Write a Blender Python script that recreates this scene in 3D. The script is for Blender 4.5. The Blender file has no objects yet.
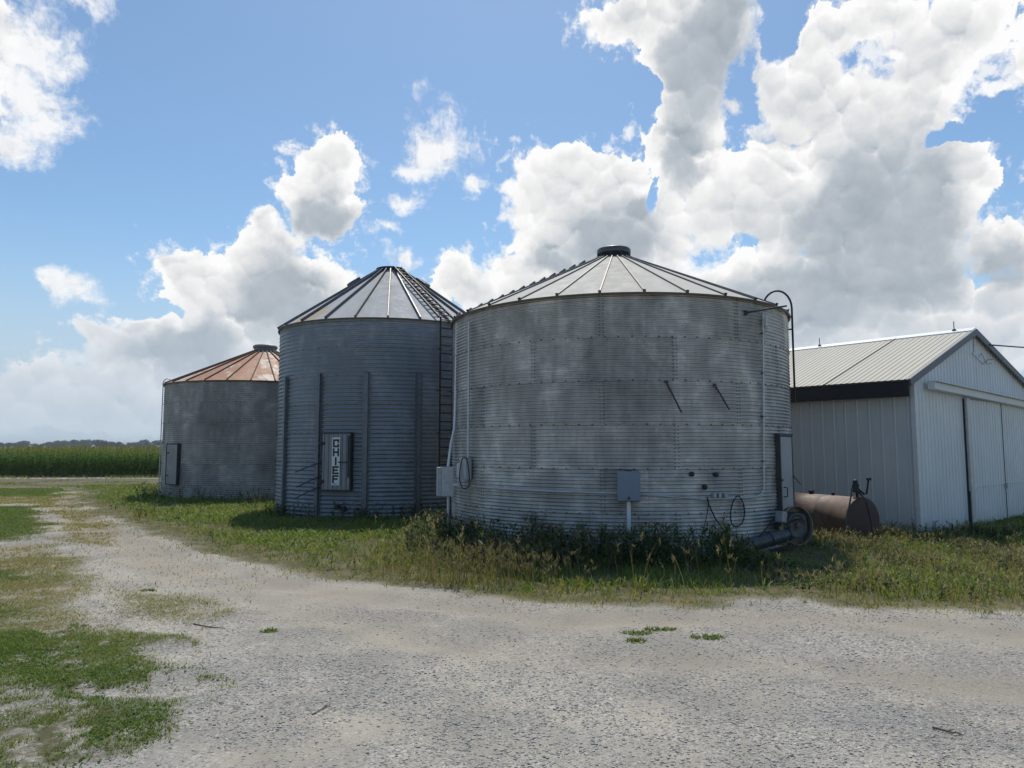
import bpy, math, random
import numpy as np
from mathutils import Vector, Matrix
R = math.radians
SC = bpy.context.scene
COL = SC.collection
random.seed(7)
RNG = np.random.default_rng(11)

# ------------------------------------------------------------------ camera
F_PX = 710.0
PITCH = math.atan(62 / F_PX)
CAM_Z = 1.9
CT, ST = math.cos(PITCH), math.sin(PITCH)
cam_d = bpy.data.cameras.new('camera')
cam_d.sensor_width = 36.0
cam_d.lens = 36.0 * F_PX / 1024.0
cam_d.clip_start = 0.05
cam_d.clip_end = 20000
cam = bpy.data.objects.new('camera', cam_d)
COL.objects.link(cam)
cam.location = (0, 0, CAM_Z)
cam.rotation_euler = (R(90) + PITCH, 0, 0)
SC.camera = cam

def ray(px, py):
    u = (px - 512) / F_PX
    v = (384 - py) / F_PX
    return Vector((u, CT - v * ST, ST + v * CT))

def at(px, py, depth):
    """point seen at a pixel of the photograph at a depth along +Y"""
    d = ray(px, py)
    return Vector((0, 0, CAM_Z)) + d * (depth / d.y)

def on_ground(px, py):
    """the ground point seen at a pixel of the photograph"""
    d = ray(px, py)
    z = 0.0
    for _ in range(12):
        t = (z - CAM_Z) / d.z
        z = 0.5 * z + 0.5 * gz(d.x * t, d.y * t)
    return (d.x * t, d.y * t)

# ------------------------------------------------------------------ sun
SUN_EL, SUN_AZ = 60.0, 1.5          # azimuth to the right of +Y
sun_d = bpy.data.lights.new('sun', 'SUN')
sun_d.energy = 3.4
sun_d.angle = R(0.53)
sun_d.color = (1.0, 0.955, 0.88)
sun_o = bpy.data.objects.new('sun', sun_d)
COL.objects.link(sun_o)
sv = Vector((math.sin(R(SUN_AZ)) * math.cos(R(SUN_EL)), math.cos(R(SUN_AZ)) * math.cos(R(SUN_EL)), math.sin(R(SUN_EL))))
sun_o.rotation_euler = sv.to_track_quat('Z', 'Y').to_euler()
sun_o.location = sv * 60

SC.view_settings.view_transform = 'Standard'
SC.view_settings.look = 'None'
SC.view_settings.exposure = 0.0
SC.view_settings.gamma = 1.0
SC.view_settings.use_curve_mapping = False
SC.render.engine = 'CYCLES'
SC.cycles.use_denoising = True
SC.cycles.max_bounces = 6
SC.cycles.diffuse_bounces = 3
SC.cycles.glossy_bounces = 3
SC.cycles.transmission_bounces = 3
SC.cycles.transparent_max_bounces = 6
SC.cycles.caustics_reflective = False
SC.cycles.caustics_refractive = False
# ------------------------------------------------------------------ sky
class NT:
    """small helper that writes node trees"""
    def __init__(s, tree):
        s.t = tree
        s.n = tree.nodes
        s.l = tree.links
    def new(s, kind, **kw):
        nd = s.n.new(kind)
        for k, v in kw.items():
            setattr(nd, k, v)
        return nd
    def put(s, sock, v):
        if isinstance(v, bpy.types.NodeSocket):
            s.l.new(v, sock)
        elif v is not None:
            if sock.type == 'RGBA' and len(v) == 3:
                v = (*v, 1)
            sock.default_value = v
    def math(s, op, a, b=None, c=None, clamp=False):
        nd = s.new('ShaderNodeMath', operation=op, use_clamp=clamp)
        s.put(nd.inputs[0], a); s.put(nd.inputs[1], b); s.put(nd.inputs[2], c)
        return nd.outputs[0]
    def vmath(s, op, a, b=None, c=None):
        nd = s.new('ShaderNodeVectorMath', operation=op)
        s.put(nd.inputs[0], a); s.put(nd.inputs[1], b)
        if c is not None:
            s.put(nd.inputs[2], c)
        return nd.outputs['Value' if op in ('LENGTH', 'DOT_PRODUCT', 'DISTANCE') else 'Vector']
    def ramp(s, x, a, b, c=0.0, d=1.0, smooth=True):
        nd = s.new('ShaderNodeMapRange', interpolation_type='SMOOTHSTEP' if smooth else 'LINEAR')
        s.put(nd.inputs[0], x)
        for i, v in enumerate((a, b, c, d)):
            s.put(nd.inputs[1 + i], v)
        return nd.outputs[0]
    def mix(s, f, a, b, blend='MIX'):
        nd = s.new('ShaderNodeMix', data_type='RGBA', blend_type=blend, clamp_factor=True)
        s.put(nd.inputs[0], f); s.put(nd.inputs[6], a); s.put(nd.inputs[7], b)
        return nd.outputs[2]
    def noise(s, vec, scale, detail=2.0, rough=0.5, out='Fac', dist=0.0, dims='3D'):
        nd = s.new('ShaderNodeTexNoise', noise_dimensions=dims)
        s.put(nd.inputs['Vector'], vec)
        s.put(nd.inputs['Scale'], scale); s.put(nd.inputs['Detail'], detail)
        s.put(nd.inputs['Roughness'], rough); s.put(nd.inputs['Distortion'], dist)
        return nd.outputs[out]
    def voro(s, vec, scale, feature='F1', out='Distance', detail=0.0, rough=0.5, rnd=1.0, smooth=0.5, dims='3D'):
        nd = s.new('ShaderNodeTexVoronoi', feature=feature, voronoi_dimensions=dims)
        s.put(nd.inputs['Vector'], vec); s.put(nd.inputs['Scale'], scale)
        s.put(nd.inputs['Detail'], detail); s.put(nd.inputs['Roughness'], rough)
        s.put(nd.inputs['Randomness'], rnd)
        if feature == 'SMOOTH_F1':
            s.put(nd.inputs['Smoothness'], smooth)
        return nd.outputs[out]

world = bpy.data.worlds.new('World')
SC.world = world
world.use_nodes = True
world.cycles.sampling_method = 'MANUAL'
world.cycles.sample_map_resolution = 512
wt = NT(world.node_tree)
wt.n.clear()
w_out = wt.new('ShaderNodeOutputWorld')
w_bg = wt.new('ShaderNodeBackground')
wt.l.new(w_bg.outputs[0], w_out.inputs[0])
SKY_STRENGTH = 0.1
w_bg.inputs['Strength'].default_value = SKY_STRENGTH
sky = wt.new('ShaderNodeTexSky', sky_type='NISHITA')
sky.sun_disc = False
sky.sun_elevation = R(SUN_EL)
sky.sun_rotation = R(SUN_AZ)
sky.altitude = 200
sky.air_density = 1.0
sky.dust_density = 0.6
sky.ozone_density = 2.0

d_vec = wt.vmath('NORMALIZE', wt.new('ShaderNodeTexCoord').outputs['Generated'])
sep = wt.new('ShaderNodeSeparateXYZ'); wt.put(sep.inputs[0], d_vec)
az = wt.math('ARCTAN2', sep.outputs[0], sep.outputs[1])
el = wt.math('ARCSINE', sep.outputs[2])
comb = wt.new('ShaderNodeCombineXYZ')
wt.put(comb.inputs[0], az); wt.put(comb.inputs[1], el)
# billows: two scales of noise push the outline of every cloud about
warp = wt.vmath('SUBTRACT', wt.noise(comb.outputs[0], 10.0, 5.0, 0.6, 'Color', dims='2D'), (0.5, 0.5, 0.5))
ang = wt.vmath('MULTIPLY_ADD', warp, (0.075, 0.075, 0.0), comb.outputs[0])

def ae(px, py):
    d = ray(px, py).normalized()
    return math.atan2(d.x, d.y), math.asin(d.z)

# clouds as they stood: centre and half size of each heap, in directions from where one stands
CLOUDS = [  # px, py, rx, ry
    (-30, 60, 40, 70),
    (330, 170, 30, 34), (322, 205, 40, 34), (338, 150, 18, 16),
    (259, 231, 18, 18), (272, 270, 62, 40), (240, 292, 58, 46), (305, 300, 48, 48),
    (198, 288, 38, 36), (182, 270, 18, 16), (172, 350, 56, 34), (120, 348, 46, 26), (92, 335, 26, 14),
    (128, 325, 20, 10), (38, 380, 50, 18), (120, 398, 110, 34), (15, 400, 50, 26), (240, 350, 80, 56),
    (472, 282, 36, 26), (512, 300, 60, 26), (562, 186, 52, 42), (606, 190, 38, 36), (560, 236, 44, 42),
    (598, 256, 70, 52), (548, 286, 60, 40), (650, 236, 54, 52), (618, 300, 120, 50),
    (636, 20, 44, 24), (700, 50, 58, 80), (690, 130, 42, 50), (722, 14, 40, 44), (690, 170, 30, 30),
    (826, 32, 32, 26), (880, 10, 50, 26), (948, 30, 70, 40), (930, 72, 48, 40), (920, 108, 40, 30),
    (800, 92, 44, 42), (850, 140, 70, 66), (770, 165, 56, 52), (745, 215, 70, 56), (860, 235, 90, 80),
    (940, 185, 50, 36), (972, 172, 32, 26), (920, 215, 50, 60), (990, 246, 36, 26), (912, 285, 70, 46),
    (840, 300, 110, 56), (1012, 292, 40, 30), (1010, 330, 60, 24), (740, 290, 90, 50),
    (905, 345, 150, 40), (1060, 60, 40, 60), (1080, 250, 60, 60),
]
HOLES = [(744, 92, 22, 56), (783, 18, 22, 50), (652, 105, 18, 36), (655, 200, 10, 26), (950, 142, 40, 14)]
WISPS = [(18, 44, 56, 62), (30, 92, 46, 44), (10, 130, 40, 30), (52, 120, 24, 26), (76, 2, 34, 18), (68, 284, 42, 16), (50, 284, 18, 10), (434, 146, 44, 40), (408, 168, 26, 14), (400, 208, 24, 12), (478, 182, 10, 13), (505, 187, 18, 10),
         (396, 258, 18, 9), (735, 112, 11, 11), (84, 8, 24, 12), (112, 312, 7, 5), (205, 256, 14, 6), (1000, 80, 18, 8),
         (385, 235, 14, 8)]

def heap(items, k):
    acc = None
    for (px, py, rx, ry) in items:
        a0, e0 = ae(px, py)
        a1, _ = ae(px + rx, py)
        _, e1 = ae(px, py - ry)
        sx, sy = 1 / (a1 - a0), 1 / (e1 - e0)
        q = wt.vmath('LENGTH', wt.vmath('MULTIPLY_ADD', ang, (sx, sy, 0), (-a0 * sx, -e0 * sy, 0)))
        acc = q if acc is None else wt.math('SMOOTH_MIN', acc, q, k)
    return wt.math('SUBTRACT', 1.0, acc)

big = heap(CLOUDS, 0.25)
hol = heap(HOLES, 0.1)
big = wt.math('SUBTRACT', big, wt.math('MULTIPLY', wt.math('MAXIMUM', hol, 0.0), 1.6))
wis = heap(WISPS, 0.05)

CORES = [(704, 50, 50, 70), (690, 150, 26, 36), (868, 215, 84, 84), (850, 290, 120, 46), (800, 300, 110, 26), (600, 245, 46, 44), (330, 218, 34, 22),
         (285, 300, 46, 40), (545, 262, 24, 18), (930, 190, 26, 18), (1000, 265, 30, 18), (190, 350, 50, 26), (640, 208, 18, 14)]

wa = wt.vmath('MULTIPLY_ADD', warp, (0.030, 0.030, 0.0), comb.outputs[0])
wb = wt.vmath('MULTIPLY_ADD', wt.vmath('SUBTRACT', wt.noise(comb.outputs[0], 45.0, 4.0, 0.6, 'Color', dims='2D'), (0.5, 0.5, 0.5)), (0.014, 0.014, 0.0), wa)

def domes(vec, scales):
    """rounded heads over rounded heads: each cell swells like a ball"""
    acc = None
    for sc_, amp in scales:
        v = wt.voro(vec, sc_, 'F1', dims='2D')
        d = wt.math('MULTIPLY', wt.math('SQRT', wt.math('MAXIMUM', wt.math('MULTIPLY_ADD', wt.math('MULTIPLY', v, v), -1.15, 1.0), 0.0)), amp)
        acc = d if acc is None else wt.math('ADD', acc, d)
    return acc

S_LOW = [(7.0, 0.60), (15.0, 0.44), (36.0, 0.26)]
dl0 = domes(wb, S_LOW)
dl1 = domes(wt.vmath('ADD', wb, (0.001, 0.0075, 0.0)), S_LOW)
dhi = domes(wb, [(95.0, 0.11), (210.0, 0.055)])
p0 = wt.math('ADD', wt.math('ADD', dl0, dhi), -0.95)
fine = wt.math('SUBTRACT', wt.noise(wa, 60.0, 7.0, 0.68, dims='2D'), 0.5)
slow = wt.noise(comb.outputs[0], 7.0, 4.0, 0.5, dims='2D')
mid_n = wt.math('SUBTRACT', wt.noise(wa, 20.0, 6.0, 0.6, dims='2D'), 0.5)
big = wt.math('ADD', big, -0.11)
h = wt.math('MULTIPLY_ADD', p0, 0.95, big)
h = wt.math('MULTIPLY_ADD', mid_n, 0.55, h)
h = wt.math('MULTIPLY_ADD', fine, 0.26, h)
hw = wt.math('MULTIPLY_ADD', p0, 0.45, wis)
hw = wt.math('ADD', hw, wt.math('MULTIPLY_ADD', fine, 1.2, wt.math('MULTIPLY', mid_n, 2.4)))
# lit heads end crisply, shaded skirts trail off
relief = wt.math('SUBTRACT', dl0, dl1)
relief = wt.math('MAXIMUM', wt.math('MINIMUM', relief, 0.30), -0.34)
soft = wt.ramp(wt.math('MULTIPLY_ADD', relief, -0.5, slow), 0.42, 0.66, 0.09, 0.50)
alpha = wt.ramp(h, 0.02, soft)
# torn veils along the rims
veil = wt.math('ADD', h, wt.math('ADD', wt.math('MULTIPLY', mid_n, 1.5), wt.math('MULTIPLY', fine, 1.5)))
alpha = wt.math('MAXIMUM', alpha, wt.ramp(veil, -0.22, 0.45, 0.0, 0.8))
alpha_w = wt.ramp(hw, -0.15, 0.95, 0.0, 0.92)
core = wt.math('ADD', heap(CORES, 0.3), wt.math('MULTIPLY_ADD', slow, 1.2, -0.60))
core = wt.ramp(wt.math('MULTIPLY_ADD', mid_n, 0.9, wt.math('MULTIPLY_ADD', p0, 0.35, core)), -0.5, 0.9)
body = wt.ramp(h, 0.05, 0.8)
tone = wt.math('MULTIPLY_ADD', relief, wt.math('MULTIPLY_ADD', core, -0.40, 1.35), 1.05)
tone = wt.math('SUBTRACT', tone, wt.math('MULTIPLY', body, 0.21))
tone = wt.math('MULTIPLY_ADD', wt.math('MULTIPLY_ADD', fine, 0.35, mid_n), 0.34, tone)
tone = wt.math('SUBTRACT', tone, wt.math('MULTIPLY', core, 0.45))
tone = wt.math('SMOOTH_MAX', tone, wt.math('MULTIPLY_ADD', mid_n, 0.22, wt.math('MULTIPLY_ADD', relief, 0.45, 0.53)), 0.16)
tone = wt.math('MINIMUM', tone, 1.04)
grey = wt.mix(wt.ramp(tone, 0.4, 0.95), (0.84, 0.96, 1.08, 1), (1.0, 1.0, 1.0, 1))
CLOUD_W = 0.95
cloud = wt.vmath('SCALE', grey)
wt.put(cloud.node.inputs['Scale'], wt.math('MULTIPLY', tone, CLOUD_W / SKY_STRENGTH))
SKY_TINT = (1.06, 1.22, 1.25)
base = wt.mix(1.0, sky.outputs[0], (*SKY_TINT, 1), 'MULTIPLY')
hz = wt.ramp(el, 0.30, 0.0)
hzc = tuple(c / SKY_STRENGTH for c in (0.50, 0.605, 0.72))
base = wt.mix(wt.math('MULTIPLY', hz, 0.75), base, (*hzc, 1))
col = wt.mix(alpha_w, base, cloud)
col = wt.mix(alpha, col, cloud)
# low clouds sink into the haze of the horizon
col = wt.mix(wt.math('MULTIPLY', wt.ramp(el, 0.22, 0.0), 0.85), col, (*hzc, 1))
wt.put(w_bg.inputs['Color'], col)
# ------------------------------------------------------------------ objects
def tag(o, label=None, cat=None, group=None, kind=None):
    if label: o['label'] = label
    if cat: o['category'] = cat
    if group: o['group'] = group
    if kind: o['kind'] = kind
    return o

def empty(name, loc, rz=0.0):
    o = bpy.data.objects.new(name, None)
    COL.objects.link(o)
    o.location = loc
    o.rotation_euler = (0, 0, rz)
    o.empty_display_size = 0.3
    return o

class MB:
    """collects shapes and links them as one mesh object"""
    def __init__(s):
        s.v = []; s.f = []; s.m = []; s.sm = []
    def add(s, vs, fs, mi=0, smooth=False):
        b = len(s.v)
        s.v.extend([tuple(p) for p in vs])
        for f in fs:
            s.f.append(tuple(b + i for i in f)); s.m.append(mi); s.sm.append(smooth)
    def box(s, c, d, ax=None, mi=0, bev=0.0):
        """box of size d round c; ax = three unit axes; bev = chamfer of the edges"""
        c = Vector(c)
        ax = ax or (Vector((1, 0, 0)), Vector((0, 1, 0)), Vector((0, 0, 1)))
        h = [q / 2 for q in d]
        if bev <= 0:
            vs = []
            for z in (-1, 1):
                for (x, y) in ((-1, -1), (1, -1), (1, 1), (-1, 1)):
                    vs.append(c + ax[0] * (x * h[0]) + ax[1] * (y * h[1]) + ax[2] * (z * h[2]))
            s.add(vs, [(3, 2, 1, 0), (4, 5, 6, 7), (0, 1, 5, 4), (1, 2, 6, 5), (2, 3, 7, 6), (3, 0, 4, 7)], mi)
            return
        import bmesh
        bm = bmesh.new()
        bmesh.ops.create_cube(bm, size=1)
        for v in bm.verts:
            v.co = Vector((v.co.x * d[0], v.co.y * d[1], v.co.z * d[2]))
        bmesh.ops.bevel(bm, geom=list(bm.edges), offset=bev, segments=2, affect='EDGES', profile=0.5)
        bm.verts.index_update()
        s.add([c + ax[0] * v.co.x + ax[1] * v.co.y + ax[2] * v.co.z for v in bm.verts], [tuple(v.index for v in f.verts) for f in bm.faces], mi)
        bm.free()
    def bar(s, a, b, w, t, up=(0, 0, 1), mi=0, bev=0.0):
        a, b = Vector(a), Vector(b)
        z = (b - a); L = z.length; z = z.normalized()
        x = Vector(up).cross(z)
        x = x.normalized() if x.length > 1e-5 else z.orthogonal().normalized()
        s.box((a + b) / 2, (w, t, L), (x, z.cross(x), z), mi, bev)
    def tube(s, pts, r, n=8, mi=0, cap=True, closed=False):
        pts = [Vector(p) for p in pts]
        rs = r if isinstance(r, (list, tuple)) else [r] * len(pts)
        up = None; rings = []
        for i, p in enumerate(pts):
            if closed:
                t = pts[(i + 1) % len(pts)] - pts[i - 1]
            else:
                t = pts[min(i + 1, len(pts) - 1)] - pts[max(i - 1, 0)]
            t.normalize()
            if up is None:
                up = t.orthogonal().normalized()
            up = (up - t * up.dot(t)).normalized()
            q = t.cross(up)
            rings.append([p + (up * math.cos(2 * math.pi * k / n) + q * math.sin(2 * math.pi * k / n)) * rs[i] for k in range(n)])
        vs = [v for g in rings for v in g]; fs = []
        m = len(pts)
        for i in range(m if closed else m - 1):
            for k in range(n):
                a = i * n + k; b = i * n + (k + 1) % n
                j = ((i + 1) % m) * n
                fs.append((a, b, j + (k + 1) % n, j + k))
        s.add(vs, fs, mi, True)
        if cap and not closed:
            s.add(rings[0], [tuple(reversed(range(n)))], mi)
            s.add(rings[-1], [tuple(range(n))], mi)
    def lathe(s, prof, n, org=(0, 0, 0), ax=None, mi=0, smooth=True):
        """turn (radius, height) pairs round an axis"""
        org = Vector(org)
        ax = ax or (Vector((1, 0, 0)), Vector((0, 1, 0)), Vector((0, 0, 1)))
        vs = []; fs = []
        for (r, z) in prof:
            for k in range(n):
                a = 2 * math.pi * k / n
                vs.append(org + ax[0] * (r * math.cos(a)) + ax[1] * (r * math.sin(a)) + ax[2] * z)
        for i in range(len(prof) - 1):
            for k in range(n):
                k2 = (k + 1) % n
                fs.append((i * n + k, i * n + k2, (i + 1) * n + k2, (i + 1) * n + k))
        s.add(vs, fs, mi, smooth)
    def build(s, name, mats, parent=None, loc=None):
        me = bpy.data.meshes.new(name)
        me.from_pydata(s.v, [], s.f)
        for m in (mats if isinstance(mats, (list, tuple)) else [mats]):
            me.materials.append(m)
        me.polygons.foreach_set('material_index', s.m)
        me.polygons.foreach_set('use_smooth', s.sm)
        me.update()
        o = bpy.data.objects.new(name, me)
        COL.objects.link(o)
        if parent: o.parent = parent
        if loc is not None: o.location = loc
        return o

def axes(z, up=(0, 0, 1)):
    z = Vector(z).normalized()
    x = Vector(up).cross(z)
    x = x.normalized() if x.length > 1e-5 else z.orthogonal().normalized()
    return (x, z.cross(x), z)

def np_mesh(name, verts, faces_flat, counts, mat, attrs=None, smooth=False, parent=None):
    """mesh from numpy arrays; attrs = {name: per-vertex floats}"""
    me = bpy.data.meshes.new(name)
    nv = len(verts); nl = len(faces_flat); nf = len(counts)
    me.vertices.add(nv); me.loops.add(nl); me.polygons.add(nf)
    me.vertices.foreach_set('co', np.ascontiguousarray(verts, dtype=np.float32).ravel())
    me.loops.foreach_set('vertex_index', np.ascontiguousarray(faces_flat, dtype=np.int32))
    st = np.zeros(nf, dtype=np.int32); st[1:] = np.cumsum(counts)[:-1]
    me.polygons.foreach_set('loop_start', st)
    if smooth:
        me.polygons.foreach_set('use_smooth', np.ones(nf, dtype=bool))
    me.update(calc_edges=True)
    for k, a in (attrs or {}).items():
        at_ = me.attributes.new(k, 'FLOAT', 'POINT')
        at_.data.foreach_set('value', np.ascontiguousarray(a, dtype=np.float32))
    me.materials.append(mat)
    o = bpy.data.objects.new(name, me)
    COL.objects.link(o)
    if parent: o.parent = parent
    return o

# ------------------------------------------------------------------ numpy noise
def _hash(ix, iy, seed):
    n = (ix.astype(np.int64) * 374761393 + iy.astype(np.int64) * 668265263 + seed * 1442695041) & 0xFFFFFFFF
    n = ((n ^ (n >> 13)) * 1274126177) & 0xFFFFFFFF
    return ((n ^ (n >> 16)) & 0xFFFF) / 65535.0

def vnoise(x, y, seed=0):
    ix, iy = np.floor(x), np.floor(y)
    fx, fy = x - ix, y - iy
    fx = fx * fx * (3 - 2 * fx); fy = fy * fy * (3 - 2 * fy)
    a = _hash(ix, iy, seed); b = _hash(ix + 1, iy, seed); c = _hash(ix, iy + 1, seed); d = _hash(ix + 1, iy + 1, seed)
    return (a * (1 - fx) + b * fx) * (1 - fy) + (c * (1 - fx) + d * fx) * fy

def fbm(x, y, scale, oct=4, seed=0):
    t = 0; amp = 1; s = 0
    for i in range(oct):
        t = t + amp * vnoise(x * scale + 17.3 * i, y * scale - 9.1 * i, seed + i)
        s += amp; amp *= 0.55; scale *= 2.03
    return t / s

def sstep(a, b, x):
    t = np.clip((x - a) / (b - a), 0, 1)
    return t * t * (3 - 2 * t)

def poly_sd(x, y, poly):
    """signed distance to a polygon, positive inside"""
    P = np.array(poly, dtype=float); Q = np.roll(P, -1, axis=0)
    d = np.full(x.shape, 1e9); ins = np.zeros(x.shape, dtype=bool)
    for (ax_, ay), (bx, by) in zip(P, Q):
        ex, ey = bx - ax_, by - ay
        t = np.clip(((x - ax_) * ex + (y - ay) * ey) / (ex * ex + ey * ey + 1e-12), 0, 1)
        d = np.minimum(d, np.hypot(x - ax_ - t * ex, y - ay - t * ey))
        c = (ay > y) != (by > y)
        with np.errstate(divide='ignore', invalid='ignore'):
            xi = (bx - ax_) * (y - ay) / (by - ay if by != ay else 1e-12) + ax_
        ins ^= c & (x < xi)
    return np.where(ins, d, -d)

# ------------------------------------------------------------------ lie of the land
def ground_z(x, y):
    z = -0.10 * sstep(6.5, 11.5, y)
    z = z - 0.10 * sstep(6, 10, x) * sstep(9, 14, y)
    z = z - 0.30 * sstep(34, 47, y)
    return z

def gz(x, y):
    return float(ground_z(np.array([float(x)]), np.array([float(y)]))[0])

# ------------------------------------------------------------------ materials
def new_mat(name):
    m = bpy.data.materials.new(name)
    m.use_nodes = True
    t = NT(m.node_tree)
    b = t.n['Principled BSDF']
    return m, t, b

def obj_co(t):
    return t.new('ShaderNodeTexCoord').outputs['Object']

def bump(t, b, height, strength=0.3, dist=0.01):
    nd = t.new('ShaderNodeBump')
    nd.inputs['Strength'].default_value = strength
    nd.inputs['Distance'].default_value = dist
    t.put(nd.inputs['Height'], height)
    t.put(b.inputs['Normal'], nd.outputs[0])

def plain(name, col, rough=0.6, metal=0.0, var=0.25, scale=6.0, dirt=None, dirt_amt=0.4, bmp=0.15):
    """painted or bare surface with grime: base colour varied by noise, worn patches, small bumps"""
    m, t, b = new_mat(name)
    co = obj_co(t)
    n1 = t.noise(co, scale, 5, 0.6); n2 = t.noise(co, scale * 5.3, 4, 0.65)
    lo = tuple(c * (1 - var) for c in col); hi = tuple(min(1, c * (1 + var)) for c in col)
    c = t.mix(t.ramp(t.math('MULTIPLY_ADD', n2, 0.4, t.math('MULTIPLY', n1, 0.6)), 0.3, 0.7), lo, hi)
    if dirt:
        c = t.mix(t.math('MULTIPLY', t.ramp(t.noise(co, scale * 1.7, 6, 0.7), 0.48, 0.68), dirt_amt), c, dirt)
    t.put(b.inputs['Base Color'], c)
    b.inputs['Metallic'].default_value = metal
    t.put(b.inputs['Roughness'], t.ramp(n2, 0.25, 0.75, max(0.05, rough - 0.12), min(1, rough + 0.12)))
    if bmp: bump(t, b, n2, bmp, 0.004)
    return m

def galv(name, dark, light, pale, ring, z0, sheets, R0, metal=0.55, rough=0.5, streak=0.5, rust=None, rust_at=0.7, blot=1.0, phase=0.0):
    """weathered galvanised sheets: every sheet its own grey, blotches, white bloom, runs and specks"""
    m, t, b = new_mat(name)
    co = obj_co(t)
    s = t.new('ShaderNodeSeparateXYZ'); t.put(s.inputs[0], co)
    a = t.math('ARCTAN2', s.outputs[0], s.outputs[1])
    ri = t.math('FLOOR', t.math('DIVIDE', t.math('SUBTRACT', s.outputs[2], z0), ring))
    half = t.math('MULTIPLY', t.math('MODULO', ri, 2.0), 0.5)
    si = t.math('FLOOR', t.math('MULTIPLY_ADD', t.math('ADD', a, R(phase)), sheets / (2 * math.pi), half))
    cv = t.new('ShaderNodeCombineXYZ'); t.put(cv.inputs[0], si); t.put(cv.inputs[1], ri)
    wn = t.new('ShaderNodeTexWhiteNoise', noise_dimensions='2D'); t.put(wn.inputs['Vector'], cv.outputs[0])
    # runs: noise stretched down the wall
    wv = t.new('ShaderNodeCombineXYZ')
    t.put(wv.inputs[0], t.math('MULTIPLY', a, R0)); t.put(wv.inputs[1], t.math('MULTIPLY', s.outputs[2], 0.16))
    t.put(wv.inputs[2], t.math('MULTIPLY', ri, 3.7))
    runs = t.noise(wv.outputs[0], 2.4, 6, 0.62)
    big_ = t.noise(co, 0.75, 5, 0.62, dist=0.6)
    mid = t.noise(co, 3.2, 6, 0.68)
    # wipes along the corrugations
    hv = t.new('ShaderNodeCombineXYZ')
    t.put(hv.inputs[0], t.math('MULTIPLY', a, R0 * 0.5)); t.put(hv.inputs[1], t.math('MULTIPLY', s.outputs[2], 9.0))
    wipe = t.noise(hv.outputs[0], 2.2, 5, 0.7)
    f = t.math('MULTIPLY_ADD', t.math('SUBTRACT', runs, 0.5), 1.3 * streak, t.math('MULTIPLY', t.math('SUBTRACT', big_, 0.5), 1.7 * blot))
    f = t.math('MULTIPLY_ADD', t.math('SUBTRACT', mid, 0.5), 0.7, f)
    f = t.math('MULTIPLY_ADD', t.math('SUBTRACT', wn.outputs[0], 0.5), 0.26, f)
    f = t.math('ADD', f, 0.5, clamp=True)
    c = t.mix(f, dark, light)
    bloom = t.math('MULTIPLY', t.ramp(t.math('MULTIPLY_ADD', mid, 0.5, t.math('MULTIPLY', wipe, 0.6)), 0.50, 0.72), t.ramp(t.math('ADD', big_, t.math('MULTIPLY', runs, 0.6)), 0.72, 0.95))
    c = t.mix(t.math('MULTIPLY', bloom, 0.8), c, pale)
    grime = t.ramp(t.noise(wv.outputs[0], 6.0, 5, 0.7), 0.62, 0.8)
    c = t.mix(t.math('MULTIPLY', grime, 0.45), c, tuple(k * 0.45 for k in dark))
    if rust:
        rf = t.ramp(t.math('MULTIPLY_ADD', t.noise(co, 9, 6, 0.75), 0.6, t.math('MULTIPLY', big_, 0.6)), rust_at, rust_at + 0.1)
        c = t.mix(rf, c, rust)
    t.put(b.inputs['Base Color'], c)
    t.put(b.inputs['Metallic'], t.math('MULTIPLY_ADD', bloom, -metal * 0.8, metal))
    t.put(b.inputs['Roughness'], t.ramp(mid, 0.3, 0.7, rough - 0.08, rough + 0.14))
    bump(t, b, t.math('MULTIPLY_ADD', mid, 0.5, t.noise(co, 1.6, 3, 0.5)), 0.16, 0.02)
    return m

M = {}
M['galv1'] = galv('galvanised_weathered', (0.235, 0.228, 0.210), (0.64, 0.62, 0.575), (0.84, 0.81, 0.755), 0.8, 0, 9, 3.81, metal=0.55, rough=0.40, streak=1.0, blot=0.75, phase=-12.0)
M['galv2'] = galv('galvanised_blue_grey', (0.165, 0.187, 0.212), (0.26, 0.292, 0.325), (0.36, 0.38, 0.40), 0.8, 0, 8, 3.42, metal=0.5, rough=0.42, streak=0.35, blot=0.6, phase=-3.5)
M['galv3'] = galv('galvanised_dull', (0.185, 0.178, 0.166), (0.48, 0.465, 0.435), (0.68, 0.66, 0.62), 0.78, 0, 9, 3.83, phase=-12.5, metal=0.35, rough=0.55, streak=0.9, blot=0.8)
M['bolt'] = plain('bolt_dark', (0.05, 0.05, 0.05), 0.6, 0.4)
M['steel_dark'] = plain('steel_dark', (0.055, 0.056, 0.06), 0.55, 0.5, dirt=(0.10, 0.06, 0.04))
M['rib'] = plain('roof_rib_metal', (0.16, 0.155, 0.145), 0.5, 0.5)
M['rib_dark'] = plain('roof_rib_dark', (0.13, 0.13, 0.135), 0.5, 0.5)
M['black'] = plain('black_metal', (0.022, 0.022, 0.024), 0.55, 0.2)
M['rubber'] = plain('black_rubber', (0.014, 0.014, 0.015), 0.5, 0.0)
M['conduit'] = plain('conduit_grey', (0.52, 0.53, 0.53), 0.5, 0.3, 0.12)
M['pvc'] = plain('pale_plastic_pipe', (0.66, 0.68, 0.70), 0.45, 0.0, 0.10)
M['panel_blue'] = plain('blue_grey_enamel', (0.17, 0.22, 0.29), 0.42, 0.0, 0.10)
M['box_pale'] = plain('pale_weathered_box', (0.55, 0.56, 0.55), 0.6, 0.0, 0.12, dirt=(0.3, 0.28, 0.24))
M['box_grey'] = plain('grey_box', (0.40, 0.42, 0.43), 0.55, 0.1, 0.14)
M['door_grey'] = plain('door_panel_grey', (0.34, 0.36, 0.375), 0.5, 0.3, 0.15, scale=2.5)
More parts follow.
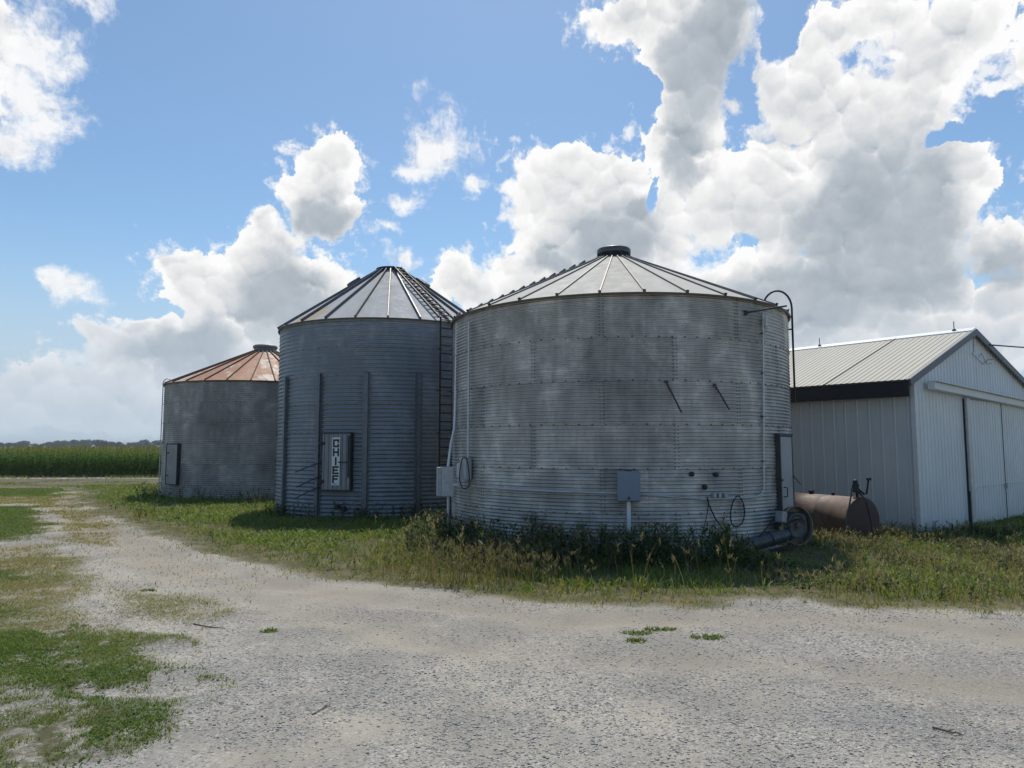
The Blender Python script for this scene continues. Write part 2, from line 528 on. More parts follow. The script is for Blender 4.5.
M['door_dull'] = plain('door_panel_dull', (0.27, 0.275, 0.27), 0.6, 0.2, 0.2, scale=2.5)
M['sign_white'] = plain('sign_white', (0.72, 0.74, 0.76), 0.5, 0.0, 0.06)
M['sign_black'] = plain('sign_black', (0.02, 0.02, 0.024), 0.5, 0.0)
M['yellow'] = plain('worn_yellow_paint', (0.30, 0.27, 0.06), 0.6, 0.0, 0.3, dirt=(0.12, 0.10, 0.07), dirt_amt=0.9)
M['guard'] = plain('guard_olive_grey', (0.12, 0.105, 0.075), 0.5, 0.2, 0.3, dirt=(0.1, 0.09, 0.07))
M['motor'] = plain('motor_grey', (0.11, 0.105, 0.10), 0.5, 0.3, 0.25, dirt=(0.09, 0.06, 0.04))
M['motor_pale'] = plain('motor_box_pale', (0.34, 0.345, 0.35), 0.45, 0.3, 0.2, dirt=(0.14, 0.11, 0.08))
M['tube_dark'] = plain('auger_tube_dark', (0.10, 0.11, 0.115), 0.45, 0.5, 0.25)
M['tank'] = plain('tank_faded_red', (0.21, 0.15, 0.118), 0.65, 0.0, 0.25, 2.2, dirt=(0.085, 0.042, 0.03), dirt_amt=0.5)
M['tank_end'] = plain('tank_end_dark_red', (0.05, 0.028, 0.025), 0.6, 0.05, 0.3, 2.6, dirt=(0.04, 0.03, 0.028))
M['wood_grey'] = plain('weathered_wood', (0.20, 0.17, 0.14), 0.8, 0.0, 0.3)
M['cable'] = plain('cable_black', (0.016, 0.016, 0.017), 0.6, 0.0)
M['shed_trim'] = plain('shed_trim_grey', (0.115, 0.12, 0.135), 0.5, 0.1, 0.12)
M['shed_light'] = plain('shed_trim_pale', (0.66, 0.68, 0.68), 0.5, 0.1, 0.08)
M['lip'] = plain('eave_lip', (0.10, 0.092, 0.08), 0.55, 0.4, 0.2)
# ------------------------------------------------------------------ grain bins
def bin_dir(a):
    """0 faces the road, positive to the east"""
    return Vector((math.sin(a), -math.cos(a), 0))

class Bin:
    def __init__(s, beta, dist, Rw, z_top, rings, ring, corr, amp, sheets, phase):
        s.phase = phase
        s.b = R(beta); s.c = Vector((dist * math.sin(s.b), dist * math.cos(s.b), 0))
        s.R = Rw; s.n = rings; s.ring = ring; s.z0 = z_top - rings * ring; s.top = z_top
        s.corr = corr; s.amp = amp; s.sheets = sheets
        s.org = Vector((s.c.x, s.c.y, s.z0))
    def hit(s, px, py, off=0.0):
        """angle and height (above the foot of the bin) of the wall point seen at a pixel"""
        d = ray(px, py); o = Vector((0, 0, CAM_Z)) - s.c
        rr = s.R + off
        A = d.x ** 2 + d.y ** 2; B = 2 * (o.x * d.x + o.y * d.y); C = o.x ** 2 + o.y ** 2 - rr ** 2
        D = max(B * B - 4 * A * C, 0)
        t = (-B - math.sqrt(D)) / (2 * A)
        p = o + d * t
        return math.atan2(p.x, -p.y), p.z - s.z0
    def pt(s, a, z, off=0.0):
        """point on the wall in the bin's own space"""
        return bin_dir(a) * (s.R + off) + Vector((0, 0, z))
    def frame(s, a):
        """tangent, up, outward"""
        n = bin_dir(a); return (Vector((math.cos(a), math.sin(a), 0)), Vector((0, 0, 1)), n)

def seam_angles(B, k):
    """angles of the upright joints of one ring of sheets (they match the sheet tints)"""
    out = []
    for i in range(B.sheets):
        A = (i - (0.5 if k % 2 else 0.0)) * 2 * math.pi / B.sheets - R(B.phase)      # atan2(x, y) of the joint
        out.append(math.pi - A)
    return out

def bin_wall(B, mat, parent, seg=200, per=6, bolt_gap=0.243):
    m = MB()
    prof = []
    H = B.n * B.ring; pitch = B.ring / B.corr
    n = B.n * B.corr * per
    for i in range(n + 1):
        z = H * i / n
        k = min(int(z / B.ring + 1e-6), B.n - 1)
        f = z / B.ring - k
        lap = 0.004 * (1 - min(f, 1)) + 0.0                      # every sheet hangs a little over the one below
        prof.append((B.R + B.amp * math.cos(2 * math.pi * z / pitch) + lap, z))
    m.lathe(prof, seg)
    # bolts along the joints
    def bolt(a, z, r=0.011):
        t, u, nn = B.frame(a)
        c = B.pt(a, z, B.amp + 0.003)
        vs = [c + t * (r * math.cos(q * math.pi / 3)) + u * (r * math.sin(q * math.pi / 3)) for q in range(6)]
        vt = [v + nn * 0.010 for v in vs]
        m.add(vs + vt, [tuple(range(6, 12))] + [(q, (q + 1) % 6, 6 + (q + 1) % 6, 6 + q) for q in range(6)], 1)
    front = math.atan2(-B.c.x, B.c.y)
    nb = int(2 * math.pi * B.R / bolt_gap)
    for k in range(1, B.n):
        for i in range(nb):
            bolt(2 * math.pi * i / nb, k * B.ring, 0.012 + 0.004 * random.random())
    for k in range(B.n):
        for a in seam_angles(B, k):
            # the doubled sheet edge stands a hair proud
            for j in range(B.corr * 2):
                z = k * B.ring + B.ring * (j + 0.5) / (B.corr * 2)
                if j % 2:
                    for s_ in (-0.035, 0.035):
                        bolt(a + s_ / B.R, z - pitch_off(B), 0.010)
    return m.build('wall', [mat, M['bolt']], parent)

def pitch_off(B):
    return B.ring / B.corr * 0.25

def roof_sheet(B, mat, parent, hole, rise, panels, over=0.06):
    m = MB()
    n = panels * 4
    prof = []
    r0 = B.R + over
    zt = B.n * B.ring
    lip = [(r0 - 0.002, -0.045), (r0 + 0.006, -0.04), (r0 + 0.006, 0.002)]
    prof.append((r0 + 0.004, 0.001))
    for i in range(13):
        f = i / 12
        prof.append((r0 + (hole - r0) * f, 0.004 + rise * f))
    m.lathe(prof, n, (0, 0, zt + 0.01), smooth=False)
    m.lathe(lip, n, (0, 0, zt + 0.01), mi=1)
    m.lathe([(B.R - 0.02, -0.01), (r0 - 0.002, -0.045)], n, (0, 0, zt + 0.01), mi=1)
    return m.build('roof', [mat, M['lip']], parent)

def roof_ribs(B, roof, mat, hole, rise, panels, over=0.06, w=0.035, h=0.05, a0=0.0, bolts=True):
    zt = B.n * B.ring + 0.014
    r0 = B.R + over
    m = MB()
    s0 = Vector((0, -r0 - 0.012, -0.01)); s1 = Vector((0, -hole, rise))
    d = (s1 - s0).normalized(); up = Vector((1, 0, 0)).cross(d)
    up = up if up.z > 0 else -up
    hw = w / 2; ht = w * 0.32
    secs = []
    for p in (s0, s1):
        secs.append([p + Vector((-hw, 0, 0)), p + Vector((hw, 0, 0)), p + Vector((ht, 0, 0)) + up * h, p + Vector((-ht, 0, 0)) + up * h])
    m.add(secs[0] + secs[1], [(0, 1, 2, 3), (7, 6, 5, 4), (1, 5, 6, 2), (2, 6, 7, 3), (3, 7, 4, 0), (0, 4, 5, 1)])
    if bolts:
        m.box(s0 + up * 0.03 + d * 0.02, (0.05, 0.03, 0.05), (Vector((1, 0, 0)), d, up), 1)
    proto = None
    for i in range(panels):
        if proto is None:
            o = m.build('rib', [mat, M['black']], roof); proto = o
        else:
            o = proto.copy(); COL.objects.link(o); o.parent = roof
        o.location = (0, 0, zt)
        o.rotation_euler = (0, 0, a0 + 2 * math.pi * i / panels)
    return proto

def local_of(B, px, py, off=0.0):
    a, z = B.hit(px, py, off)
    return a, z

def wall_pts(B, pixels, off):
    return [B.pt(*B.hit(px, py, off), off) for (px, py) in pixels]

def arc_pts(B, a0, z0, a1, z1, off, n=24):
    return [B.pt(a0 + (a1 - a0) * i / n, z0 + (z1 - z0) * i / n, off) for i in range(n + 1)]

def on_wall(B, name, label, cat, a, z, group=None):
    """an Empty standing at a point of a bin's foot line, for things fixed to its wall"""
    o = empty(name, B.org)
    tag(o, label, cat, group)
    return o

# ---- roofs
def roof_metal(name, base, tint2, rust=None, cover=0.5, panels=30, stain=(0.35, 0.27, 0.17), metal=0.25, rough=0.5, local_rust=None):
    m, t, b = new_mat(name)
    co = obj_co(t)
    s = t.new('ShaderNodeSeparateXYZ'); t.put(s.inputs[0], co)
    a = t.math('ARCTAN2', s.outputs[0], s.outputs[1])
    pi_ = t.math('FLOOR', t.math('MULTIPLY', a, panels / (2 * math.pi)))
    wn = t.new('ShaderNodeTexWhiteNoise', noise_dimensions='1D'); t.put(wn.inputs['W'], pi_)
    rad = t.math('SQRT', t.math('ADD', t.math('MULTIPLY', s.outputs[0], s.outputs[0]), t.math('MULTIPLY', s.outputs[1], s.outputs[1])))
    v = t.new('ShaderNodeCombineXYZ')
    t.put(v.inputs[0], t.math('MULTIPLY', a, 5.0)); t.put(v.inputs[1], t.math('MULTIPLY', rad, 0.7)); t.put(v.inputs[2], t.math('MULTIPLY', pi_, 2.3))
    n1 = t.noise(v.outputs[0], 1.3, 6, 0.65)
    n2 = t.noise(co, 3.0, 6, 0.7)
    c = t.mix(t.math('ADD', t.math('MULTIPLY_ADD', wn.outputs[0], 0.5, -0.25), t.math('MULTIPLY_ADD', n2, 1.4, -0.2), clamp=True), base, tint2)
    c = t.mix(t.math('MULTIPLY', t.ramp(n1, 0.55, 0.75), 0.35), c, stain)
    met = metal
    if rust:
        f = t.math('ADD', t.math('MULTIPLY_ADD', wn.outputs[0], 0.55, cover), t.math('MULTIPLY', t.math('SUBTRACT', n1, 0.5), 1.8))
        f = t.math('MULTIPLY_ADD', t.math('SUBTRACT', n2, 0.5), 1.0, f)
        f = t.ramp(f, 0.40, 0.64)
        rc = t.mix(t.ramp(t.noise(co, 11, 5, 0.7), 0.3, 0.7), rust, tuple(min(1, k * 1.7) for k in rust))
        c = t.mix(f, c, rc)
    if local_rust:
        cen, rr = local_rust
        q = t.vmath('LENGTH', t.vmath('SUBTRACT', co, cen))
        f = t.ramp(t.math('MULTIPLY_ADD', t.math('SUBTRACT', n2, 0.5), 1.9, t.math('DIVIDE', q, rr)), 1.05, 0.75)
        c = t.mix(t.math('MULTIPLY', f, 0.85), c, (0.46, 0.36, 0.22, 1))
    t.put(b.inputs['Base Color'], c)
    b.inputs['Metallic'].default_value = met
    t.put(b.inputs['Roughness'], t.ramp(n2, 0.3, 0.7, rough - 0.1, rough + 0.12))
    bump(t, b, t.math('ADD', n2, t.noise(co, 1.1, 2, 0.5)), 0.12, 0.02)
    return m

# ================= the wide weathered bin
B1 = Bin(8.32, 16.8, 3.81, 4.69, 6, 0.80, 12, 0.0125, 9, -12.0)
bin1 = tag(empty('grain_bin', B1.org), 'wide weathered grey grain bin with pale roof nearest the gravel drive', 'grain bin', 'corrugated steel grain bins')
bin_wall(B1, M['galv1'], bin1, seg=224)
M['roof1'] = roof_metal('roof_cream_steel', (0.50, 0.465, 0.39), (0.60, 0.57, 0.50), stain=(0.38, 0.31, 0.22), metal=0.0, rough=0.8)
H1, RISE1 = 0.45, 1.60
rf1 = roof_sheet(B1, M['roof1'], bin1, H1, RISE1, 30)
a_rib = B1.hit(600, 293)[0]
roof_ribs(B1, rf1, M['rib'], H1, RISE1, 30, w=0.03, h=0.032, a0=a_rib)
m = MB(); zc = 6 * 0.8 + RISE1
m.lathe([(H1 + 0.06, -0.06), (H1 + 0.02, 0.05), (0.36, 0.07), (0.36, 0.15)], 40, (0, 0, zc))
for i in range(10):
    q = 2 * math.pi * i / 10
    m.box((0.37 * math.cos(q), 0.37 * math.sin(q), zc + 0.12), (0.05, 0.05, 0.10))
cap = m.build('roof_collar', M['black'], bin1)
m = MB()
m.lathe([(0.34, 0.14), (0.39, 0.15), (0.40, 0.17), (0.40, 0.26), (0.38, 0.285), (0.20, 0.31), (0.001, 0.315)], 40, (0, 0, zc))
m.build('vent_lid', plain('lid_grey', (0.10, 0.105, 0.11), 0.45, 0.5), cap)
# rungs bolted up the west side of the roof
a_st = math.radians(-74)
for i in range(13):
    f = 0.03 + i * 0.072
    r = (B1.R + 0.06) * (1 - f) + H1 * f; z = 4.8 + RISE1 * f + 0.075
    t_, u_, n_ = B1.frame(a_st)
    m = MB(); c = n_ * r + Vector((0, 0, z))
    m.box(c, (0.36, 0.035, 0.03), (t_, n_, u_))
    m.box(c - t_ * 0.15 - u_ * 0.04, (0.03, 0.03, 0.08), (t_, n_, u_)); m.box(c + t_ * 0.15 - u_ * 0.04, (0.03, 0.03, 0.08), (t_, n_, u_))
    m.build('roof_step', M['rib_dark'], rf1)
# hooped vent pipe over the eave on the east side
m = MB()
a_h = B1.hit(789, 330)[0] + 0.04
n_ = bin_dir(a_h)
pts = [n_ * (B1.R + 0.10) + Vector((0, 0, z)) for z in (2.95, 3.6, 4.2, 5.02)]
for i in range(1, 13):
    q = math.pi * i / 12 * 0.93
    pts.append(n_ * (B1.R + 0.10 - 0.30 * (1 - math.cos(q))) + Vector((0, 0, 5.02 + 0.40 * math.sin(q))))
m.tube(pts, 0.022, 10)
for z in (3.02, 4.55):
    m.bar(n_ * (B1.R) + Vector((0, 0, z)), n_ * (B1.R + 0.11) + Vector((0, 0, z)), 0.03, 0.03)
m.build('hoop_pipe', M['black'], bin1)
# side door at the east edge
a_d0 = B1.hit(776, 470)[0]; z_d0 = 0.25; z_d1 = B1.hit(780, 435)[1]
a_dc = a_d0 + 0.36 / B1.R
t_, u_, n_ = B1.frame(a_dc)
m = MB(); c = n_ * (B1.R + 0.005)
for sx in (-1, 1):
    m.box(c + t_ * (0.36 * sx) + Vector((0, 0, (z_d0 + z_d1) / 2)), (0.05, 0.16, z_d1 - z_d0), (t_, n_, u_), bev=0.006)
for z in (z_d0, z_d1):
    m.box(c + Vector((0, 0, z)), (0.80, 0.17, 0.06), (t_, n_, u_), bev=0.006)
fr = m.build('door_frame', M['steel_dark'], bin1)
m = MB()
m.box(c + n_ * 0.05 + Vector((0, 0, (z_d0 + z_d1) / 2)), (0.66, 0.05, z_d1 - z_d0 - 0.07), (t_, n_, u_), bev=0.008)
dr = m.build('door', M['door_grey'], bin1)
m = MB()
m.tube([c + n_ * 0.08 + t_ * -0.25 + Vector((0, 0, 1.02)), c + n_ * 0.15 + t_ * -0.25 + Vector((0, 0, 1.03)), c + n_ * 0.15 + t_ * -0.25 + Vector((0, 0, 1.2)), c + n_ * 0.08 + t_ * -0.25 + Vector((0, 0, 1.21))], 0.012, 6)
m.build('handle', M['black'], dr)
m = MB()
m.tube([c + n_ * 0.09 + t_ * 0.3 + Vector((0, 0, 1.42)), c + n_ * 0.22 + t_ * 0.36 + Vector((0, 0, 1.24))], 0.010, 6)
m.build('latch', M['black'], dr)
for z in (0.55, 1.35):
    m = MB(); m.box(c + n_ * 0.085 - t_ * 0.36 + Vector((0, 0, z)), (0.12, 0.02, 0.05), (t_, n_, u_))
    m.build('hinge', M['black'], dr)
# the two slanting pegs on the wall
for (p0_, p1_) in (((666, 382), (679, 413)), ((714, 385), (725, 410))):
    a0_, z0_ = B1.hit(*p0_); a1_, z1_ = B1.hit(*p1_)
    m = MB(); m.tube([B1.pt(a0_, z0_, 0.02), B1.pt(a1_, z1_, 0.12)], 0.016, 8)
    m.box(B1.pt(a0_, z0_, 0.02), (0.06, 0.03, 0.05), (B1.frame(a0_)[0], B1.frame(a0_)[2], Vector((0, 0, 1))))
    m.build('probe_rod', M['steel_dark'], bin1)
for (px, py) in ((691, 474), (715, 474.5), (704, 487)):
    a_, z_ = B1.hit(px, py); t_, u_, n_ = B1.frame(a_)
    m = MB(); m.lathe([(0.045, 0.0), (0.045, 0.05), (0.03, 0.06), (0.001, 0.06)], 12, B1.pt(a_, z_, 0.004), axes(n_))
    m.build('plug', M['black'], bin1)

# ================= the tall blue-grey bin
B2 = Bin(-9.85, 23.4, 3.42, 5.47, 7, 0.80, 7, 0.014, 8, -3.5)
bin2 = tag(empty('grain_bin', B2.org), 'tall blue grey grain bin with black ladder and a door lettered CHIEF', 'grain bin', 'corrugated steel grain bins')
bin_wall(B2, M['galv2'], bin2, seg=200, per=8, bolt_gap=0.30)
H2, RISE2 = 0.42, 2.13
zt2 = 7 * 0.8
cr = B2.hit(318, 325)[0]
M['roof2'] = roof_metal('roof_grey_steel', (0.40, 0.40, 0.395), (0.50, 0.50, 0.49), panels=24, metal=0.0, rough=0.78,
                        local_rust=(tuple(bin_dir(R(-36)) * 3.15 + Vector((0, 0, zt2 + 0.25))), 0.62))
rf2 = roof_sheet(B2, M['roof2'], bin2, H2, RISE2, 24)
roof_ribs(B2, rf2, M['rib_dark'], H2, RISE2, 24, w=0.05, h=0.075, a0=B2.hit(356, 319)[0])
m = MB()
m.lathe([(H2 + 0.07, -0.06), (H2 + 0.03, 0.02), (H2 + 0.06, 0.05), (H2 + 0.06, 0.11), (H2 - 0.02, 0.13), (0.001, 0.14)], 36, (0, 0, zt2 + RISE2))
m.build('roof_cap', M['black'], bin2)
for az_ in (-62, 66):
    m = MB(); n_ = bin_dir(R(az_)); t_ = Vector((math.cos(R(az_)), math.sin(R(az_)), 0))
    f = 0.74; r = (B2.R + 0.06) * (1 - f) + H2 * f
    sl = (n_ * (H2 - B2.R) + Vector((0, 0, RISE2))).normalized()
    m.box(n_ * r + Vector((0, 0, zt2 + RISE2 * f + 0.09)), (0.34, 0.42, 0.16), (t_, sl, t_.cross(sl)), bev=0.03)
    m.build('roof_vent', M['rib_dark'], rf2)
# upright stiffeners from the third joint down
for px in (286, 319, 366, 418, 455):
    a_, _ = B2.hit(px, 440)
    t_, u_, n_ = B2.frame(a_)
    m = MB(); zs = 5 * 0.8 + 0.06
    for sx in (-1, 1):
        m.box(n_ * (B2.R + 0.045) + t_ * (0.045 * sx) + Vector((0, 0, zs / 2)), (0.012, 0.07, zs), (t_, n_, u_))
        m.box(n_ * (B2.R + 0.018) + t_ * (0.075 * sx) + Vector((0, 0, zs / 2)), (0.055, 0.012, zs), (t_, n_, u_))
    m.box(n_ * (B2.R + 0.085) + Vector((0, 0, zs / 2)), (0.10, 0.012, zs), (t_, n_, u_))
    for k in range(26):
        m.box(n_ * (B2.R + 0.028) + t_ * 0.078 + Vector((0, 0, 0.1 + k * 0.153)), (0.02, 0.012, 0.02), (t_, n_, u_), 1)
    m.build('stiffener', [plain('stiffener_metal', (0.15, 0.17, 0.19), 0.5, 0.55) if px == 286 else bpy.data.materials['stiffener_metal'], M['bolt']], bin2)
# the lettered door
a0_, zb = B2.hit(325, 489); a1_, zt_ = B2.hit(353, 434)
a_c = (a0_ + a1_) / 2; t_, u_, n_ = B2.frame(a_c)
wd = (a1_ - a0_) * B2.R; hd = zt_ - zb; zc_ = (zt_ + zb) / 2
cen = n_ * (B2.R + 0.06) + Vector((0, 0, zc_))
def dpt(x, z, o=0.0):
    return cen + t_ * x + u_ * z + n_ * o
m = MB()
for sx in (-1, 1):
    m.box(dpt(sx * (wd / 2), 0), (0.06, 0.15, hd + 0.10), (t_, n_, u_), bev=0.006)
m.box(dpt(0, hd / 2 + 0.02), (wd, 0.20, 0.06), (t_, n_, u_), bev=0.006); m.box(dpt(0, -hd / 2 - 0.02), (wd, 0.16, 0.06), (t_, n_, u_), bev=0.006)
m.build('door_frame', M['steel_dark'], bin2)
M['door2'] = plain('door_blue_grey', (0.21, 0.235, 0.26), 0.45, 0.45, 0.12, 2.5)
m = MB()
nx = 36; xs = [(-wd / 2 + wd * i / nx) for i in range(nx + 1)]
def ribz(x):
    q = (x / wd + 0.5) * 6 % 1
    return 0.10 + (0.022 if 0.12 < q < 0.42 else 0.0)
vs = [dpt(x, -hd / 2, ribz(x)) for x in xs] + [dpt(x, hd / 2, ribz(x)) for x in xs]
m.add(vs, [(i, i + 1, nx + 2 + i, nx + 1 + i) for i in range(nx)])
m.box(dpt(0, 0, 0.05), (wd, 0.09, hd), (t_, n_, u_))
door2 = m.build('door', M['door2'], bin2)
sw, sh = 0.24, hd * 0.86
sx0 = (B2.hit(338.5, 462)[0] - a_c) * B2.R + 0.02
m = MB(); m.box(dpt(sx0, 0.01, 0.135), (sw, 0.012, sh), (t_, n_, u_))
sign = m.build('sign_plate', M['sign_white'], door2)
# C H I E F in block strokes, top to bottom
STROKES = {'C': [(-1, 1, 1, 1), (-1, -1, 1, -1), (-1, -1, -1, 1), (1, 1, 1, 0.45), (1, -1, 1, -0.45)],
           'H': [(-1, -1, -1, 1), (1, -1, 1, 1), (-1, 0, 1, 0)], 'I': [(0, -1, 0, 1)],
           'E': [(-1, 1, 1, 1), (-1, -1, 1, -1), (-1, 0, 0.6, 0), (-1, -1, -1, 1)],
           'F': [(-1, 1, 1, 1), (-1, 0.05, 0.6, 0.05), (-1, -1, -1, 1), (1, 1, 1, 0.2)]}
STROKES['F'] = STROKES['F'][:3]
for i, ch in enumerate('CHIEF'):
    m = MB(); zl = sh * (0.385 - i * 0.187)
    hw_, hh_ = 0.068, sh * 0.066
    for si_, (x0, y0, x1, y1) in enumerate(STROKES[ch]):
        x_a, x_b = min(x0, x1) * hw_, max(x0, x1) * hw_
        y_a, y_b = min(y0, y1) * hh_, max(y0, y1) * hh_
        th = 0.050
        m.box(dpt(sx0 + (x_a + x_b) / 2, zl + (y_a + y_b) / 2, 0.143 + 0.0015 * si_), (x_b - x_a + th, 0.006, y_b - y_a + th), (t_, n_, u_))
    m.build('letter', M['sign_black'], sign)
m = MB(); m.box(dpt(sx0, -sh * 0.465, 0.142), (0.10, 0.006, 0.035), (t_, n_, u_))
m.build('small_plate', M['box_grey'], sign)
for z in (0.33, -0.36):
    m = MB(); m.box(dpt(-wd / 2 - 0.02, z * hd, 0.13), (0.16, 0.05, 0.09), (t_, n_, u_), bev=0.01)
    m.build('hinge', M['black'], door2)
m = MB(); m.tube([dpt(wd * 0.12, -0.01, 0.15), dpt(wd * 0.36, -0.02, 0.17), dpt(wd * 0.46, 0.0, 0.15)], 0.016, 6)
m.build('handle', M['steel_dark'], door2)
m = MB(); m.box(dpt(wd / 2 - 0.01, hd * 0.1, 0.15), (0.03, 0.03, hd * 0.75), (t_, n_, u_)); m.build('latch_bar', M['black'], door2)
for (q0, q1) in (((322, 461), (300, 472)), ((321, 475), (301, 487)), ((321, 485), (300, 498))):
    a0_, z0_ = B2.hit(*q0, 0.15); a1_, z1_ = B2.hit(*q1, 0.15)
    m = MB(); m.tube([B2.pt(a0_, z0_, 0.10), B2.pt(a1_, z1_, 0.32)], 0.017, 6)
    m.build('brace_rod', M['steel_dark'], bin2)
m = MB()
for (px, py) in ((337, 507), (343, 509)):
    a_, z_ = B2.hit(px, py, 0.1); m.tube([B2.pt(a_, z_, 0.0), B2.pt(a_, z_, 0.14)], 0.07, 10)
m.build('drain_stub', M['black'], bin2)
# ladder up the wall and on over the roof
a_l, _ = B2.hit(446, 390, 0.12)
t_, u_, n_ = B2.frame(a_l)
hwl = 0.21
lad = MB()
z_lo, z_hi = 0.9, zt2 + 0.12
for sx in (-1, 1):
    lad.box(n_ * (B2.R + 0.14) + t_ * (hwl * sx) + Vector((0, 0, (z_lo + z_hi) / 2)), (0.032, 0.05, z_hi - z_lo), (t_, n_, u_))
    for z in (1.2, 2.4, 3.6, 4.8):
        lad.bar(n_ * B2.R + t_ * (hwl * sx) + Vector((0, 0, z)), n_ * (B2.R + 0.14) + t_ * (hwl * sx) + Vector((0, 0, z)), 0.03, 0.02)
ladder = lad.build('ladder', M['black'], bin2)
proto = None
k = 0
z = z_lo + 0.12
while z < z_hi - 0.05:
    if proto is None:
        m = MB(); m.tube([t_ * -hwl, t_ * hwl], 0.017, 6)
        o = m.build('rung', M['black'], ladder); proto = o
    else:
        o = proto.copy(); COL.objects.link(o); o.parent = ladder
    o.location = n_ * (B2.R + 0.14) + Vector((0, 0, z))
    z += 0.243
m = MB()
p_lo = n_ * (B2.R + 0.10) + Vector((0, 0, zt2 + 0.12)); p_hi = n_ * (H2 + 0.05) + Vector((0, 0, zt2 + RISE2 + 0.10))
for sx in (-1, 1):
    m.bar(p_lo + t_ * (0.24 * sx), p_hi + t_ * (0.13 * sx), 0.04, 0.06)
rl = m.build('roof_ladder', M['black'], bin2)
for i in range(14):
    f = 0.04 + i / 14.5
    c_ = p_lo.lerp(p_hi, f); hh = 0.24 + (0.13 - 0.24) * f
    m = MB(); m.tube([c_ - t_ * hh, c_ + t_ * hh], 0.02, 6); m.build('rung', M['black'], rl)

# ================= the far bin with the rusty roof
B3 = Bin(-19.3, 32.1, 3.83, 4.35, 6, 0.78, 10, 0.014, 9, -12.5)
bin3 = tag(empty('grain_bin', B3.org), 'far dull grey grain bin with rusty orange roof beside the cornfield', 'grain bin', 'corrugated steel grain bins')
bin_wall(B3, M['galv3'], bin3, seg=180, bolt_gap=0.30)
H3, RISE3 = 0.50, 1.55
M['roof3'] = roof_metal('roof_rusty_steel', (0.56, 0.46, 0.37), (0.66, 0.58, 0.50), rust=(0.31, 0.155, 0.085), cover=0.46, panels=28, metal=0.05, rough=0.65)
rf3 = roof_sheet(B3, M['roof3'], bin3, H3, RISE3, 28)
M['rib_rust'] = plain('rib_rusty', (0.13, 0.075, 0.05), 0.7, 0.2, 0.3)
roof_ribs(B3, rf3, M['rib_rust'], H3, RISE3, 28, w=0.045, h=0.055, a0=B3.hit(206, 379)[0], bolts=False)
m = MB(); zt3 = 6 * 0.78 + RISE3
m.lathe([(H3 + 0.05, -0.06), (H3 + 0.0, 0.06), (0.46, 0.08), (0.46, 0.16), (0.50, 0.17), (0.51, 0.26), (0.46, 0.30), (0.001, 0.32)], 36, (0, 0, zt3))
m.build('roof_cap', plain('cap_grey', (0.20, 0.205, 0.21), 0.5, 0.4), bin3)
# its door
a0_, zb = B3.hit(168.5, 484); a1_, zt_ = B3.hit(181, 444)
a_c = (a0_ + a1_) / 2; t_, u_, n_ = B3.frame(a_c); wd = (a1_ - a0_) * B3.R; hd = zt_ - zb
cen = n_ * (B3.R + 0.05) + Vector((0, 0, (zt_ + zb) / 2))
m = MB()
for sx in (-1, 1):
    m.box(dpt(sx * wd / 2, 0), (0.04, 0.14, hd + 0.04), (t_, n_, u_))
m.box(dpt(0, hd / 2), (wd, 0.14, 0.04), (t_, n_, u_)); m.box(dpt(0, -hd / 2), (wd, 0.14, 0.04), (t_, n_, u_))
m.build('door_frame', M['steel_dark'], bin3)
m = MB(); m.box(dpt(0, 0, 0.03), (wd - 0.05, 0.06, hd - 0.04), (t_, n_, u_), bev=0.008); dr3 = m.build('door', M['door_dull'], bin3)
for z in (-0.28, 0.28):
    m = MB(); m.box(dpt(-wd / 2 + 0.1, z * hd, 0.07), (0.2, 0.02, 0.05), (t_, n_, u_)); m.build('hinge', M['steel_dark'], dr3)
# drainpipe-thin rod with hoop on its west edge
a_, _ = B3.hit(164, 430); a_ -= 0.02
n_ = bin_dir(a_)
m = MB(); pts = [n_ * (B3.R + 0.09) + Vector((0, 0, z)) for z in (0.1, 1.5, 3, 4.4, 4.7)]
for i in range(1, 9):
    q = math.pi * i / 8 * 0.9; pts.append(n_ * (B3.R + 0.09 - 0.16 * (1 - math.cos(q))) + Vector((0, 0, 4.7 + 0.2 * math.sin(q))))
m.tube(pts, 0.02, 6); m.build('hoop_pipe', M['conduit'], bin3)
# ------------------------------------------------------------------ boxes, pipes and cables on the bins
def wall_axes(B, a):
    t_, u_, n_ = B.frame(a); return (t_, n_, u_)

# blue-grey box with its pale pipe into the ground
a_, z_ = B1.hit(628, 486); t_, u_, n_ = B1.frame(a_)
w_, h_ = (B1.hit(639, 486)[0] - B1.hit(617, 486)[0]) * B1.R, B1.hit(628, 471)[1] - B1.hit(628, 501)[1]
eb = tag(empty('electrical_box', B1.org + n_ * (B1.R + 0.01)), 'blue grey electrical box on a pale pipe on the wide bin wall', 'electrical box')
m = MB(); m.box(n_ * 0.085 + Vector((0, 0, z_)), (w_, 0.14, h_), (t_, n_, u_), bev=0.012)
m.box(n_ * 0.165 + Vector((0, 0, z_ + 0.01)), (w_ * 1.03, 0.02, h_ * 0.97), (t_, n_, u_), bev=0.006)
bd = m.build('box_body', M['panel_blue'], eb)
m = MB(); m.box(n_ * 0.09 + Vector((0, 0, z_ + h_ / 2 + 0.015)), (0.12, 0.08, 0.03), (t_, n_, u_)); m.build('hub', M['steel_dark'], eb)
m = MB(); m.box(n_ * 0.18 + Vector((0, 0, z_ - h_ * 0.38)), (0.04, 0.02, 0.05), (t_, n_, u_)); m.build('latch', M['steel_dark'], bd)
a2_, _ = B1.hit(628, 520); a3_, _ = B1.hit(630, 542)
m = MB(); m.tube([n_ * 0.08 + Vector((0, 0, z_ - h_ / 2 + 0.01)), n_ * 0.08 + t_ * 0.0 + Vector((0, 0, 0.35)), n_ * 0.09 + t_ * 0.03 + Vector((0, 0, -0.05))], 0.038, 12)
m.build('conduit_pipe', M['pvc'], eb)

